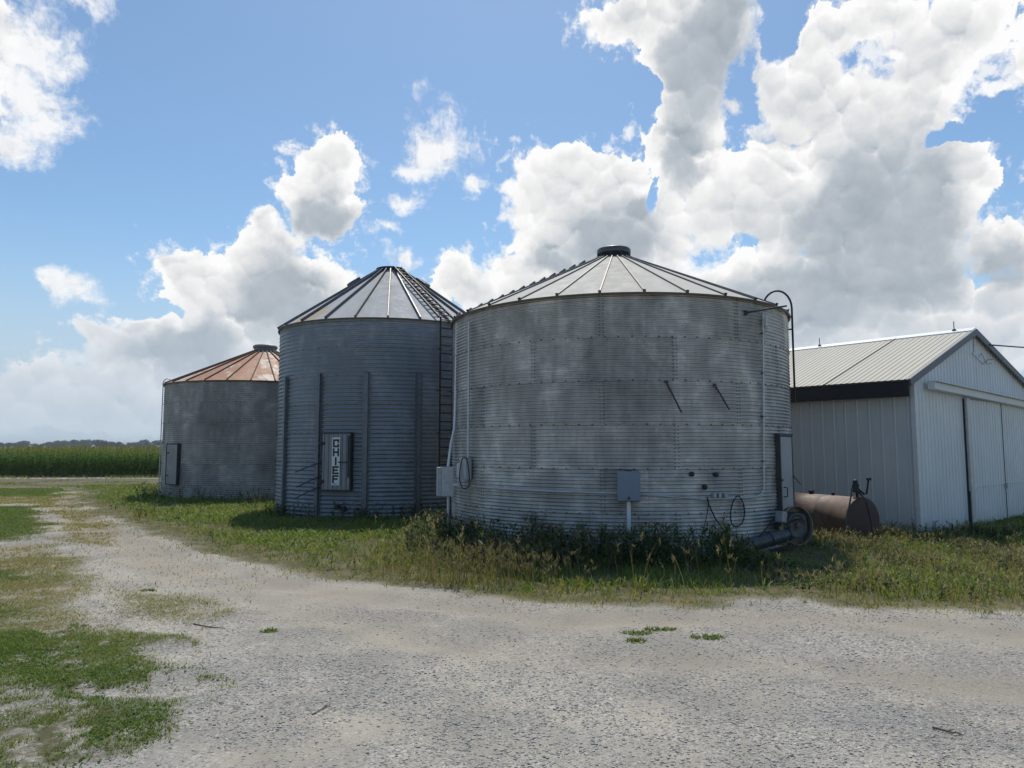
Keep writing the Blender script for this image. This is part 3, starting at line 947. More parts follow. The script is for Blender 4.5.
# pipe run along the wall with its rise to the eave
cd = tag(empty('conduit_run', B1.org), 'grey conduit running round the wide bin and up to its eave', 'conduit')
aL, zL = B1.hit(474, 486); aM, zM = B1.hit(628, 492); aR, zR = B1.hit(752, 497)
m = MB()
m.tube(arc_pts(B1, aL, zL, aM, zM - 0.02, 0.04, 18), 0.017, 8)
m.build('pipe', M['conduit'], cd)
m = MB(); m.tube(arc_pts(B1, aM, zM - 0.02, B1.hit(700, 494)[0], zR, 0.04, 12), 0.018, 8); m.build('pipe', M['box_grey'], cd)
aU, zU = B1.hit(762, 488); aT, zT = B1.hit(761, 313)
pts = arc_pts(B1, B1.hit(700, 494)[0], zR, aR, zR, 0.04, 8)
pts += [B1.pt(aR + (aU - aR) * (1 - math.cos(q)) if False else aR + (aU - aR) * math.sin(q), zR + (zU - zR) * (1 - math.cos(q)), 0.04) for q in (0.4, 0.8, 1.2, 1.57)]
pts += [B1.pt(aU + (aT - aU) * f, zU + (zT - zU) * f, 0.04) for f in (0.25, 0.5, 0.75, 1.0)]
m = MB(); m.tube(pts, 0.019, 8); m.build('pipe', M['conduit'], cd)
for f in (0.15, 0.4, 0.65, 0.88):
    m = MB(); a_q = aU + (aT - aU) * f
    m.box(B1.pt(a_q, zU + (zT - zU) * f, 0.035), (0.09, 0.03, 0.03), wall_axes(B1, a_q)); m.build('clip', M['steel_dark'], cd)
m = MB()
for px in (712, 717, 722.5):
    a_, z_ = B1.hit(px, 495); m.box(B1.pt(a_, z_, 0.06), (0.06, 0.09, 0.085), wall_axes(B1, a_), bev=0.008)
m.build('junction_box', M['box_grey'], cd)
a_, z_ = B1.hit(762, 323)
m = MB(); m.box(B1.pt(a_, z_, 0.07), (0.09, 0.09, 0.16), wall_axes(B1, a_), bev=0.01); m.build('lamp_socket', M['box_pale'], cd)
a0_, z0_ = B1.hit(745, 313); a1_, z1_ = B1.hit(766, 309)
m = MB(); m.tube([B1.pt(a0_, z0_, 0.03), B1.pt(a0_, z0_, 0.12), B1.pt((a0_ + a1_) / 2, (z0_ + z1_) / 2, 0.30), B1.pt(a1_, z1_, 0.42)], 0.018, 8)
m.lathe([(0.05, 0), (0.05, 0.02), (0.02, 0.03)], 10, B1.pt(a0_, z0_, 0.01), axes(bin_dir(a0_)))
m.build('bracket_arm', M['steel_dark'], cd)

# cables hanging from the junction
def cable(label, pix, B, off, r=0.011, closed=False):
    o = tag(empty('cable', B.org), label, 'cable')
    pts = wall_pts(B, pix, off)
    # round the corners
    if closed:
        fine = []
        n = len(pts)
        for i in range(n):
            p0_, p1_, p2_, p3_ = pts[i - 1], pts[i], pts[(i + 1) % n], pts[(i + 2) % n]
            for k in range(4):
                f = k / 4
                fine.append(0.5 * ((2 * p1_) + (p2_ - p0_) * f + (2 * p0_ - 5 * p1_ + 4 * p2_ - p3_) * f * f + (3 * p1_ - p0_ - 3 * p2_ + p3_) * f ** 3))
        pts = fine
    m = MB(); m.tube(pts, r, 6, closed=closed)
    mesh = m.build('cable_sheath', M['cable'], o)
    return o

cable('loop of black cable hanging from the conduit on the wide bin', [(738, 496), (743, 503), (744.5, 514), (742, 523), (737, 526.5), (732, 524), (730.5, 514), (733, 502)], B1, 0.05, 0.013, True)
cable('black cable sagging from the junction down into the weeds', [(707, 497), (709, 505), (715, 518), (722, 528), (729, 537), (734, 545)], B1, 0.06, 0.013)
cable('thin black wire hanging straight down the wide bin beside the sagging cable', [(709, 500), (707, 515), (703, 532), (701, 548)], B1, 0.03, 0.007)

# between the bins: service pole boxes
pe = tag(empty('electrical_box', at(447, 520, 15.0)), 'pale weathered meter box standing on a pipe between the two big bins', 'electrical box')
pb = at(447, 520, 15.0); pe.location = (pb.x, pb.y, gz(pb.x, pb.y))
def rel(px, py, dep, o=pe): return at(px, py, dep) - Vector(o.location)
c_ = rel(447, 481.5, 15.0); w_ = 11.5 * 15 / 710; h_ = 29 * 15 / 710
axz = (Vector((0.96, 0.28, 0)), Vector((-0.28, 0.96, 0)), Vector((0, 0, 1)))
m = MB(); m.box(c_, (w_, 0.20, h_), axz, bev=0.012); m.box(c_ + axz[1] * -0.11, (w_ * 0.96, 0.025, h_ * 0.96), axz, bev=0.006)
bb = m.build('box_body', M['box_pale'], pe)
m = MB(); m.box(c_ - axz[0] * (w_ / 2 + 0.045), (0.09, 0.16, h_ * 0.98), axz, bev=0.01); m.build('side_panel', M['box_grey'], pe)
m = MB(); m.tube([c_ - Vector((0, 0, h_ / 2)) + Vector((0.03, 0, 0)), Vector((c_.x + 0.03, c_.y, -0.1))], 0.03, 8); m.build('post', M['conduit'], pe)
m = MB(); m.tube([c_ + Vector((0.02, 0, h_ / 2)), rel(451, 444, 15.2), rel(454.5, 428, 15.4), rel(455.5, 405, 15.5), rel(457, 322, 15.6)], 0.03, 8)
m.build('riser_pipe', M['pvc'], pe)
m = MB(); m.tube([rel(450, 484.5, 14.95), rel(459, 485, 14.9)], 0.028, 8); m.build('pipe_stub', M['pvc'], pe)

sb = tag(empty('switch_box', B1.org), 'grey switch box with conduit at the west edge of the wide bin', 'switch box')
a_, z_ = B1.hit(469.5, 468.5); t_, u_, n_ = B1.frame(a_)
wq = 0.30
m = MB(); m.box(B1.pt(a_, z_, 0.09), (wq, 0.14, 0.46), (t_, n_, u_), bev=0.012); bx_ = m.build('box_body', M['box_grey'], sb)
m = MB(); m.box(B1.pt(a_ - 0.03, z_ - 0.03, 0.175), (0.20, 0.04, 0.28), (t_, n_, u_), bev=0.01); m.build('cover', M['box_pale'], bx_)
a1_, z1_ = B1.hit(473, 322)
m = MB(); m.tube([B1.pt(a_ + 0.02, z_ + 0.2, 0.07), B1.pt(a_ + 0.02, z1_, 0.07)], 0.026, 8); m.build('conduit_pipe', M['conduit'], sb)
cable('small loop of black cable in front of the grey switch box', [(463, 458), (460.5, 466), (459.5, 478), (462, 487), (466, 488.5), (469.5, 484), (469, 474), (467, 460)], B1, 0.22, 0.012, True)

# ------------------------------------------------------------------ unloading auger with its motor
p0 = at(738, 549, 13.15); p1 = at(789, 533, 13.55)
ua = tag(empty('unloading_auger', (p1.x, p1.y, gz(p1.x, p1.y))), 'dark unloading auger tube with belt guard and motor at the wide bin foot', 'auger')
L = Vector(ua.location)
q0, q1 = p0 - L, p1 - L
dax = (q1 - q0).normalized()
m = MB(); m.tube([q0, q1], 0.125, 20)
for f in (0.25, 0.62, 0.97):
    c_ = q0.lerp(q1, f); m.tube([c_ - dax * 0.02, c_ + dax * 0.02], 0.142, 20)
m.build('tube', M['tube_dark'], ua)
fx = axes(dax)
gc = q1 + dax * 0.16 + Vector((0, 0, 0.10))
ga = Vector((dax.x * 0.80 - 0.05, dax.y * 0.80 - 0.55, 0.02)).normalized()      # the guard faces the drive
ga = Vector((0.36, -0.93, 0.08)).normalized()
fx2 = axes(ga)
m = MB()
rg = 0.36
m.lathe([(rg - 0.01, 0.0), (rg, 0.0), (rg, 0.10), (rg - 0.01, 0.10), (rg - 0.012, 0.01)], 36, gc - ga * 0.05, fx2)
m.lathe([(0.001, 0.005), (rg - 0.01, 0.0)], 36, gc - ga * 0.05, fx2)
gd = m.build('belt_guard', [M['guard']], ua)
m = MB()
pts = [gc + ga * 0.055 + (fx2[0] * math.cos(q) + fx2[1] * math.sin(q)) * rg for q in [2 * math.pi * i / 40 for i in range(40)]]
m.tube(pts, 0.014, 6, closed=True)
m.build('guard_rim', M['wood_grey'], gd)
m = MB()
pts = [gc + ga * 0.02 + (fx2[0] * math.cos(q) + fx2[1] * math.sin(q)) * (rg + 0.012) for q in [math.pi * (1.0 + 0.3 * i / 12) for i in range(13)]]
m.tube(pts, 0.034, 8); m.build('yellow_band', M['yellow'], gd)
m = MB()
m.lathe([(0.21, -0.02), (0.23, -0.02), (0.23, 0.0), (0.21, 0.012), (0.23, 0.024), (0.23, 0.05), (0.20, 0.05), (0.20, -0.02)], 32, gc, fx2)
m.lathe([(0.05, 0.03), (0.10, 0.012), (0.17, 0.012), (0.205, 0.03)], 32, gc, fx2)
m.lathe([(0.001, 0.07), (0.045, 0.065), (0.05, -0.02)], 16, gc, fx2)
m.build('pulley', M['motor'], ua)
mc = at(791, 519, 13.75) - L
m = MB()
mx = axes(Vector((0.93, 0.25, -0.05)))
m.lathe([(0.001, -0.26), (0.10, -0.25), (0.135, -0.21), (0.14, 0.14), (0.125, 0.18), (0.05, 0.20), (0.03, 0.21), (0.03, 0.30), (0.001, 0.30)], 24, mc + Vector((0.05, 0, 0.02)), mx)
for k in range(14):
    q = 2 * math.pi * k / 14; dd = mx[0] * math.cos(q) + mx[1] * math.sin(q)
    m.box(mc + Vector((0.05, 0, 0.02)) + dd * 0.143 - mx[2] * 0.03, (0.012, 0.02, 0.30), (mx[2].cross(dd), dd, mx[2]))
mot = m.build('motor', M['motor'], ua)
m = MB(); m.box(at(781, 517, 13.5) - L, (0.19, 0.14, 0.22), axes((0.15, 0.1, 1.0)), bev=0.03); m.build('terminal_box', M['motor_pale'], mot)
m = MB(); m.tube([at(775, 517, 13.5) - L, at(765, 530, 13.3) - L, at(752, 545, 13.2) - L, at(748, 552, 13.2) - L], 0.012, 6); m.build('cable_lead', M['cable'], mot)
m = MB(); m.box(q1 + Vector((-0.12, 0, 0.15)), (0.24, 0.20, 0.12), (dax, fx[0], fx[1]), bev=0.01); m.box(q1 + Vector((0.05, 0.0, 0.22)), (0.36, 0.24, 0.02), (dax, fx[0], fx[1])); m.build('motor_mount', M['steel_dark'], ua)
m = MB(); m.lathe([(0.06, 0), (0.075, 0.02), (0.075, 0.08), (0.05, 0.10), (0.001, 0.10)], 16, at(781, 538, 13.75) - L, axes(Vector((-0.4, -0.9, 0.1)))); m.build('bearing', M['motor_pale'], ua)

# ------------------------------------------------------------------ fuel tank
tc = at(863, 521, 15.4)
tk = tag(empty('fuel_tank', (tc.x, tc.y, gz(tc.x, tc.y))), 'faded reddish cylindrical fuel tank lying beside the white shed', 'fuel tank')
ta = Vector((-math.sin(R(25)), math.cos(R(25)), 0)); LT = 1.75; RT = 0.50
c0 = tc - Vector(tk.location)
txa = axes(ta)
m = MB(); m.lathe([(RT, 0.0), (RT + 0.006, 0.0), (RT + 0.006, 0.03), (RT, 0.035), (RT, LT * 0.5), (RT + 0.004, LT * 0.5 + 0.01), (RT, LT * 0.5 + 0.02), (RT, LT - 0.03), (RT + 0.006, LT - 0.03), (RT + 0.006, LT)], 48, c0, txa)
m.lathe([(RT, LT), (RT * 0.7, LT + 0.03), (0.001, LT + 0.04)], 48, c0, txa)
bod = m.build('shell', M['tank'], tk)
m = MB(); m.lathe([(RT + 0.006, 0.0), (RT + 0.002, -0.012), (RT - 0.03, -0.016), (RT * 0.6, -0.03), (0.001, -0.035)], 48, c0, txa); m.build('end_cap', M['tank_end'], tk)
for s_ in (0.25, 1.45):
    m = MB(); cc = c0 + ta * s_; m.box(Vector((cc.x, cc.y, 0.03)), (0.9, 0.12, 0.22), (txa[0], ta, Vector((0, 0, 1)))); m.build('saddle', M['wood_grey'], tk)
top = c0 + Vector((0, 0, RT))
for s_, r_, h_ in ((1.35, 0.055, 0.05), (0.75, 0.03, 0.03)):
    m = MB(); m.lathe([(r_, -0.01), (r_, h_), (r_ * 1.3, h_), (r_ * 1.3, h_ + 0.03), (0.001, h_ + 0.035)], 14, top + ta * s_); m.build('filler_cap', M['black'], bod)
pb_ = top + ta * 0.12
m = MB(); m.tube([pb_ - Vector((0, 0, 0.03)), pb_ + Vector((0, 0, 0.12))], 0.03, 8)
m.box(pb_ + Vector((-0.04, 0, 0.20)), (0.13, 0.13, 0.20), axes((0.25, -0.1, 1)), bev=0.02)
m.lathe([(0.001, -0.05), (0.05, -0.04), (0.055, 0.04), (0.001, 0.05)], 12, pb_ + Vector((-0.04, -0.02, 0.33)), axes((1, -0.5, 0.2)))
pmp = m.build('pump', M['black'], tk)
def tr(px, py, dep=15.35): return at(px, py, dep) - Vector(tk.location)
m = MB(); m.tube([pb_ + Vector((-0.02, 0, 0.22)), tr(864.5, 494.5), tr(866.5, 494), tr(867.5, 487), tr(868.5, 479)], 0.02, 8)
m.box(tr(868.8, 479), (0.09, 0.06, 0.06), bev=0.01); m.build('crank_handle', M['black'], pmp)
m = MB(); m.tube([pb_ + Vector((0, -0.06, 0.12)), tr(866, 500, 15.2), tr(869, 512, 15.1), tr(872, 525, 15.05), tr(873.5, 536, 15.0), tr(876, 540, 14.95)], 0.022, 8)
m.build('hose', M['rubber'], tk)
rd = tag(empty('steel_rod', (0, 0, 0)), 'thin dark steel rod leaning against the fuel tank', 'rod')
b_ = at(841, 545, 14.55); rd.location = b_
m = MB(); m.tube([Vector((0, 0, -0.1)), at(852.5, 488, 14.9) - b_], 0.017, 8); m.build('shaft', M['steel_dark'], rd)

# ------------------------------------------------------------------ the pole shed
SG, SL = R(50.5), R(-39.5)
gd_ = Vector((math.sin(SG), math.cos(SG), 0)); ld_ = Vector((-math.cos(SG), math.sin(SG), 0))
ld_ = Vector((math.sin(R(-38.5)), math.cos(R(-38.5)), 0))
SC0 = Vector((9.46, 16.7, -0.26))
shed = tag(empty('pole_shed', SC0), 'white ribbed steel pole shed with cream roof and black eave board', 'shed')
ln_ = Vector((-ld_.y, ld_.x, 0)); ln_ = ln_ if ln_.dot(-SC0) > 0 else -ln_          # out of the long wall
gn_ = Vector((gd_.y, -gd_.x, 0)); gn_ = gn_ if gn_.dot(-SC0) > 0 else -gn_          # out of the gable
Z = Vector((0, 0, 1))
ZE, ZP, TP, TR = 3.80, 5.30, 4.02, 9.8
SLOPE_L = (ZP - ZE) / TP; SLOPE_R = 0.285
ZR = ZP - SLOPE_R * (TR - TP)
LEN = 12.0
def shed_paint(name, col, var=0.07):
    m, t, b = new_mat(name)
    co = obj_co(t)
    n1 = t.noise(co, 0.6, 4, 0.6); n2 = t.noise(co, 14, 5, 0.7)
    mp = t.new('ShaderNodeMapping'); mp.inputs['Scale'].default_value = (5, 5, 0.35); t.put(mp.inputs[0], co)
    n3 = t.noise(mp.outputs[0], 1.6, 6, 0.65)
    f = t.math('ADD', t.math('MULTIPLY', n1, 0.5), t.math('MULTIPLY', n3, 0.5))
    c = t.mix(t.ramp(f, 0.35, 0.65), tuple(k * (1 - var) for k in col), tuple(k * (1 + var) for k in col))
    c = t.mix(t.math('MULTIPLY', t.ramp(n3, 0.58, 0.72), 0.3), c, tuple(k * 0.6 for k in col))
    s = t.new('ShaderNodeSeparateXYZ'); t.put(s.inputs[0], co)
    splash = t.ramp(t.math('MULTIPLY_ADD', n2, 0.5, s.outputs[2]), 0.75, 0.2)
    c = t.mix(t.math('MULTIPLY', splash, 0.35), c, (0.26, 0.24, 0.2, 1))
    t.put(b.inputs['Base Color'], c); b.inputs['Roughness'].default_value = 0.45
    bump(t, b, t.math('ADD', n2, t.math('MULTIPLY', n1, 3.0)), 0.08, 0.01)
    return m
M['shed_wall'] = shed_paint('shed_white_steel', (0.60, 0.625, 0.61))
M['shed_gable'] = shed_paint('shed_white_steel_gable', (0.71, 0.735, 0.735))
def ribbed(parent, name, mat, org, ux, n, w, hfun, rib=0.229, depth=0.02, duty=0.22, z0=lambda x: 0.0, back=True):
    """profiled sheet: trapezoid ribs standing on a flat; hfun/z0 give its top and foot along its run"""
    m = MB(); xs = []
    k = 0.0
    while k < w - 1e-6:
        for f, d_ in ((0, 0.0), (0.5 - duty / 2 - 0.06, 0.0), (0.5 - duty / 2, 1.0), (0.5 + duty / 2, 1.0), (0.5 + duty / 2 + 0.06, 0.0)):
            x = k + f * rib
            if x < w: xs.append((x, d_ * depth))
        k += rib
    xs.append((w, 0.0))
    vs = [org + ux * x + n * d_ + Z * z0(x) for x, d_ in xs] + [org + ux * x + n * d_ + Z * hfun(x) for x, d_ in xs]
    N = len(xs)
    m.add(vs, [(i, i + 1, N + i + 1, N + i) for i in range(N - 1)])
    return m.build(name, mat, parent)
O = Vector((0, 0, 0))
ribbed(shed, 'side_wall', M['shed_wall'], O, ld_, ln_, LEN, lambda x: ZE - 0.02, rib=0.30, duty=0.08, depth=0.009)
def gable_h(x): return ZE + SLOPE_L * x if x < TP else ZP - SLOPE_R * (x - TP)
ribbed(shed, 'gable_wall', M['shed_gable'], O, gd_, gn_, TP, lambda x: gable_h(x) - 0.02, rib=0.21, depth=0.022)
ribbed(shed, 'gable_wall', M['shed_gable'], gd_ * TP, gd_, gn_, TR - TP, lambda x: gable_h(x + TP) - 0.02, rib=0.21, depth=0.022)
back = MB()
q = [O + ld_ * LEN, O + ld_ * LEN + gd_ * TR, gd_ * TR]
back.add([q[0], q[1], q[1] + Z * ZR, q[0] + gd_ * TP + Z * ZP, q[0] + Z * ZE], [(0, 1, 2, 3, 4)])
back.add([q[1], q[2], q[2] + Z * ZR, q[1] + Z * ZR], [(0, 1, 2, 3)])
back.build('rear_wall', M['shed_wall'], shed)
m = MB(); m.box(Z * (ZE / 2 - 0.2), (0.10, 0.10, ZE), (gd_, gn_, Z)); m.build('corner_trim', M['shed_light'], shed)
# roof
M['shed_roof'] = (lambda: None)
mm, t, b = new_mat('shed_cream_roof'); co = obj_co(t)
n1 = t.noise(co, 0.7, 5, 0.65); n2 = t.noise(co, 6, 6, 0.7)
vm = t.new('ShaderNodeMapping'); vm.inputs['Rotation'].default_value = (0, 0, -math.atan2(ld_.y, ld_.x)); t.put(vm.inputs[0], co)
ss = t.new('ShaderNodeSeparateXYZ'); t.put(ss.inputs[0], vm.outputs[0])
strip = t.math('FLOOR', t.math('DIVIDE', t.math('SUBTRACT', ss.outputs[0], 1.9), 2.1))
wn = t.new('ShaderNodeTexWhiteNoise', noise_dimensions='1D'); t.put(wn.inputs['W'], strip)
cv = t.new('ShaderNodeCombineXYZ'); t.put(cv.inputs[0], t.math('MULTIPLY', ss.outputs[0], 6)); t.put(cv.inputs[1], t.math('MULTIPLY', ss.outputs[1], 0.5))
st_ = t.noise(cv.outputs[0], 1.3, 5, 0.6)
c = t.mix(t.math('MULTIPLY_ADD', wn.outputs[0], 0.5, t.math('MULTIPLY', n1, 0.5)), (0.50, 0.465, 0.375), (0.61, 0.57, 0.465))
c = t.mix(t.math('MULTIPLY', t.ramp(st_, 0.55, 0.75), 0.4), c, (0.40, 0.32, 0.22, 1))
c = t.mix(t.math('MULTIPLY', t.ramp(n2, 0.6, 0.8), 0.25), c, (0.34, 0.28, 0.2, 1))
t.put(b.inputs['Base Color'], c); b.inputs['Roughness'].default_value = 0.75
M['shed_roof'] = mm
OVG, OVE = 0.10, 0.32            # past the gable, past the long wall
dl = (ln_ * 1).normalized()
def roof_slope(name, e0, e1, r0, r1, nrm, ribs):
    """one slope: eave edge e0->e1, ridge r0->r1, ribs running up it"""
    m = MB(); n = ribs
    L_ = (e1 - e0)
    xs = []
    for i in range(n):
        for f, d_ in ((0, 0), (0.34, 0), (0.42, 1), (0.58, 1), (0.66, 0)):
            xs.append(((i + f) / n, d_ * 0.012))
    xs.append((1.0, 0))
    N = len(xs)
    vs = [e0.lerp(e1, x) + nrm * d_ for x, d_ in xs] + [r0.lerp(r1, x) + nrm * d_ for x, d_ in xs]
    m.add(vs, [(i, N + i, N + i + 1, i + 1) for i in range(N - 1)])
    m.add([e0 - nrm * 0.03, e1 - nrm * 0.03, r1 - nrm * 0.03, r0 - nrm * 0.03], [(0, 1, 2, 3)])
    return m.build(name, M['shed_roof'], shed)
g0 = gn_ * OVG
ax_out = (ln_ - ld_ * ln_.dot(ld_)).normalized()
dn = OVE * SLOPE_L
e0 = g0 * 0.4 + ax_out * OVE + Z * (ZE - dn + 0.03); e1 = e0 + ld_ * (LEN + 2 * OVG)
r0 = g0 + gd_ * TP + Z * (ZP + 0.03); r1 = r0 + ld_ * (LEN + 2 * OVG)
nL = (e1 - e0).cross(r0 - e0).normalized(); nL = nL if nL.z > 0 else -nL
slL = roof_slope('roof_slope', e0, e1, r0, r1, nL, 80)
f0 = g0 + gd_ * (TR + 0.3) + Z * (ZR - 0.3 * SLOPE_R + 0.03); f1 = f0 + ld_ * (LEN + 2 * OVG)
nR = (f1 - f0).cross(r0 - f0).normalized(); nR = nR if nR.z > 0 else -nR
slR = roof_slope('roof_slope', f1, f0, r1, r0, nR, 80)
m = MB(); m.bar(r0 + nL * 0.045 - Z * 0.03, r1 + nL * 0.045 - Z * 0.03, 0.34, 0.02, nL); m.build('ridge_cap', M['shed_light'], shed)
m = MB(); s0_ = e0.lerp(e1, 2.0 / LEN); s1_ = r0.lerp(r1, 2.0 / LEN)
m.bar(s0_ + nL * 0.02, s1_ + nL * 0.02, 0.035, 0.015, nL); m.build('lap_seam', M['rib'], slL)
# black board hanging under the eave
m = MB(); c0_ = ax_out * (OVE - 0.05) + g0 * 0.2 + Z * (ZE - dn - 0.17); c1_ = c0_ + ld_ * LEN
m.bar(c0_, c1_, 0.03, 0.40, Z); m.bar(c0_ - ax_out * 0.14 + Z * 0.14, c1_ - ax_out * 0.14 + Z * 0.14, 0.27, 0.02, Z)
m.build('eave_board', M['black'], shed)
# dark verge trim of the gable
for a_, b_ in ((e0, r0), (r0, f0)):
    m = MB(); o_ = gn_ * 0.03 - Z * 0.07
    dd = (b_ - a_).normalized()
    m.bar(a_ + o_, b_ + o_, 0.17, 0.05, gn_.cross(dd).cross(dd) if False else gn_); m.build('verge_trim', M['shed_trim'], shed)
# sliding doors on their track
TD0, TD1, TD2 = 3.04, 5.75, 8.6
def track_z(x): return 3.50 - 0.03 * x + 0.0
m = MB()
m.bar(gd_ * 0.55 + gn_ * 0.20 + Z * 3.60, gd_ * 9.6 + gn_ * 0.20 + Z * 3.34, 0.16, 0.17, Z)
m.bar(gd_ * 0.55 + gn_ * 0.24 + Z * 3.70, gd_ * 9.6 + gn_ * 0.24 + Z * 3.44, 0.26, 0.02, Z)
m.build('door_track', M['shed_light'], shed)
for (a_, b_, off_) in ((TD0 + 0.25, TD1, 0.09), (TD1 + 0.02, TD2, 0.075)):
    dz = ribbed(shed, 'sliding_door', M['shed_gable'], gd_ * a_ + gn_ * off_ + Z * 0.12, gd_, gn_, b_ - a_, lambda x: 3.38 - 0.12, rib=0.21, depth=0.022)
    m = MB()
    if off_ == 0.09:
        m.box(gd_ * (a_ - 0.10) + gn_ * (off_ + 0.0) + Z * 1.72, (0.24, 0.07, 3.36), (gd_, gn_, Z)); m.build('edge_trim', M['conduit'], dz)
        m = MB(); m.box(gd_ * (a_ - 0.235) + gn_ * 0.05 + Z * 1.72, (0.02, 0.03, 3.36), (gd_, gn_, Z)); m.build('gap_shade_strip', M['black'], shed)  # black strip standing in for the shade inside the door gap
        m = MB(); m.box(gd_ * (b_ + 0.01) + gn_ * (off_ + 0.025) + Z * 1.72, (0.03, 0.02, 3.3), (gd_, gn_, Z)); m.build('meeting_strip', M['shed_trim'], dz)
        m = MB(); m.box(gd_ * (b_ - 0.05) + gn_ * (off_ + 0.06) + Z * 1.05, (0.06, 0.07, 0.16), (gd_, gn_, Z), bev=0.01); m.build('handle', M['box_grey'], dz)
    m = MB(); m.box(gd_ * ((a_ + b_) / 2) + gn_ * (off_ + 0.028) + Z * 1.12, (b_ - a_ - 0.05, 0.012, 0.05), (gd_, gn_, Z)); m.build('girt_line', M['shed_light'], dz)
# lightning rods on the ridge
for s_ in (0.5, 4.4):
    b_ = r0.lerp(r1, s_ / (LEN + 0.2)) + Z * 0.03
    m = MB(); m.tube([b_, b_ + Z * 0.26], 0.012, 6); m.lathe([(0.05, 0), (0.05, 0.03), (0.02, 0.05)], 8, b_); m.build('lightning_rod', M['steel_dark'], shed)
# service wires at the gable and the line leaving it
m = MB()
gp = gd_ * TP + gn_ * 0.08
def gpt(t, z): return gd_ * t + gn_ * 0.07 + Z * z
m.tube([gpt(TP - 0.05, 5.10), gpt(TP - 0.05, 4.72), gpt(TP - 0.2, 4.66), gpt(TP + 0.25, 4.52), gpt(TP + 0.6, 4.42), gpt(TP + 1.1, 4.60), gpt(TP + 1.5, 4.62)], 0.007, 6)
m.tube([gpt(TP + 0.25, 4.60), gpt(TP + 0.55, 4.72), gpt(TP + 0.9, 4.45), gpt(TP + 1.3, 4.50)], 0.006, 6)
m.build('service_wire', M['cable'], shed)
pl = tag(empty('power_line', SC0), 'thin black power line leaving the shed gable', 'power line')
pa = gpt(TP + 0.9, 4.98) + gn_ * 0.1; pz = at(1200, 345, 45) - SC0
m = MB(); m.tube([pa.lerp(pz, i / 16) - Z * (1.1 * (i / 16) * (1 - i / 16)) for i in range(17)], 0.02, 6); m.build('wire', M['cable'], pl)
# short post by the door
b_ = at(972, 538, 15.9)
ps = tag(empty('steel_post', (b_.x, b_.y, gz(b_.x, b_.y))), 'short thin dark steel post in front of the shed door', 'post')
m = MB(); m.box(Vector((0, 0, 0.55)), (0.034, 0.012, 1.1)); m.box(Vector((0, -0.02, 0.55)), (0.010, 0.03, 1.1)); m.build('shaft', M['steel_dark'], ps)
# ------------------------------------------------------------------ ground cover maps (world metres)
def P(px): return [on_ground(*p) for p in px]
VERGE = P([(-260, 486), (60, 486), (88, 495), (78, 500), (100, 512), (130, 524), (185, 543), (250, 560), (340, 576), (430, 589), (520, 601), (620, 606), (712, 609), (722, 599), (800, 597), (832, 606), (930, 611), (1080, 612), (1250, 600)]) + [(40, 16), (60, 52), (-14, 46), (-20, 38)]
VERGE_CUT = P([(-260, 486), (60, 486), (88, 495), (78, 500), (-260, 505)])
LAWNS = [P([(-90, 630), (60, 628), (128, 634), (165, 640), (140, 650), (165, 664), (197, 676), (207, 690), (190, 702), (150, 706), (110, 696), (60, 703), (10, 690), (-90, 684)]),
         P([(-90, 725), (-10, 712), (40, 702), (110, 704), (172, 706), (178, 726), (120, 752), (80, 775), (60, 810), (-90, 830)])]
LAWN_BITS = [P([(-90, 684), (60, 690), (120, 694), (160, 704), (110, 712), (40, 712), (-90, 726)]), P([(-90, 800), (20, 780), (100, 765), (120, 790), (60, 860), (-90, 900)]), P([(160, 637), (185, 634), (207, 639), (196, 646), (170, 648)]), P([(58, 624), (92, 619), (90, 628), (60, 630)]), P([(45, 582), (80, 578), (76, 588), (48, 588)]),
             ]
GREENISH = [P([(-90, 505), (30, 505), (62, 520), (52, 534), (10, 542), (-90, 540)]), P([(-90, 488), (70, 488), (62, 497), (-90, 499)]), P([(-90, 566), (20, 568), (60, 576), (20, 584), (-90, 582)]), P([(-90, 596), (20, 600), (50, 610), (10, 620), (-90, 622)])]
DRY = [P([(-120, 542), (60, 545), (92, 566), (84, 590), (70, 612), (110, 630), (-120, 640)]), P([(-90, 498), (90, 492), (82, 501), (120, 520), (110, 545), (60, 545), (60, 520), (30, 504), (-90, 506)]),
       P([(110, 588), (190, 596), (250, 612), (190, 625), (130, 618)])]
DIRT = P([(-300, 478.5), (170, 478.5), (170, 485.5), (60, 488), (-300, 489)])
TUFTS = [(637, 633), (661, 630), (707, 638), (636, 640), (270, 632), (148, 590)]

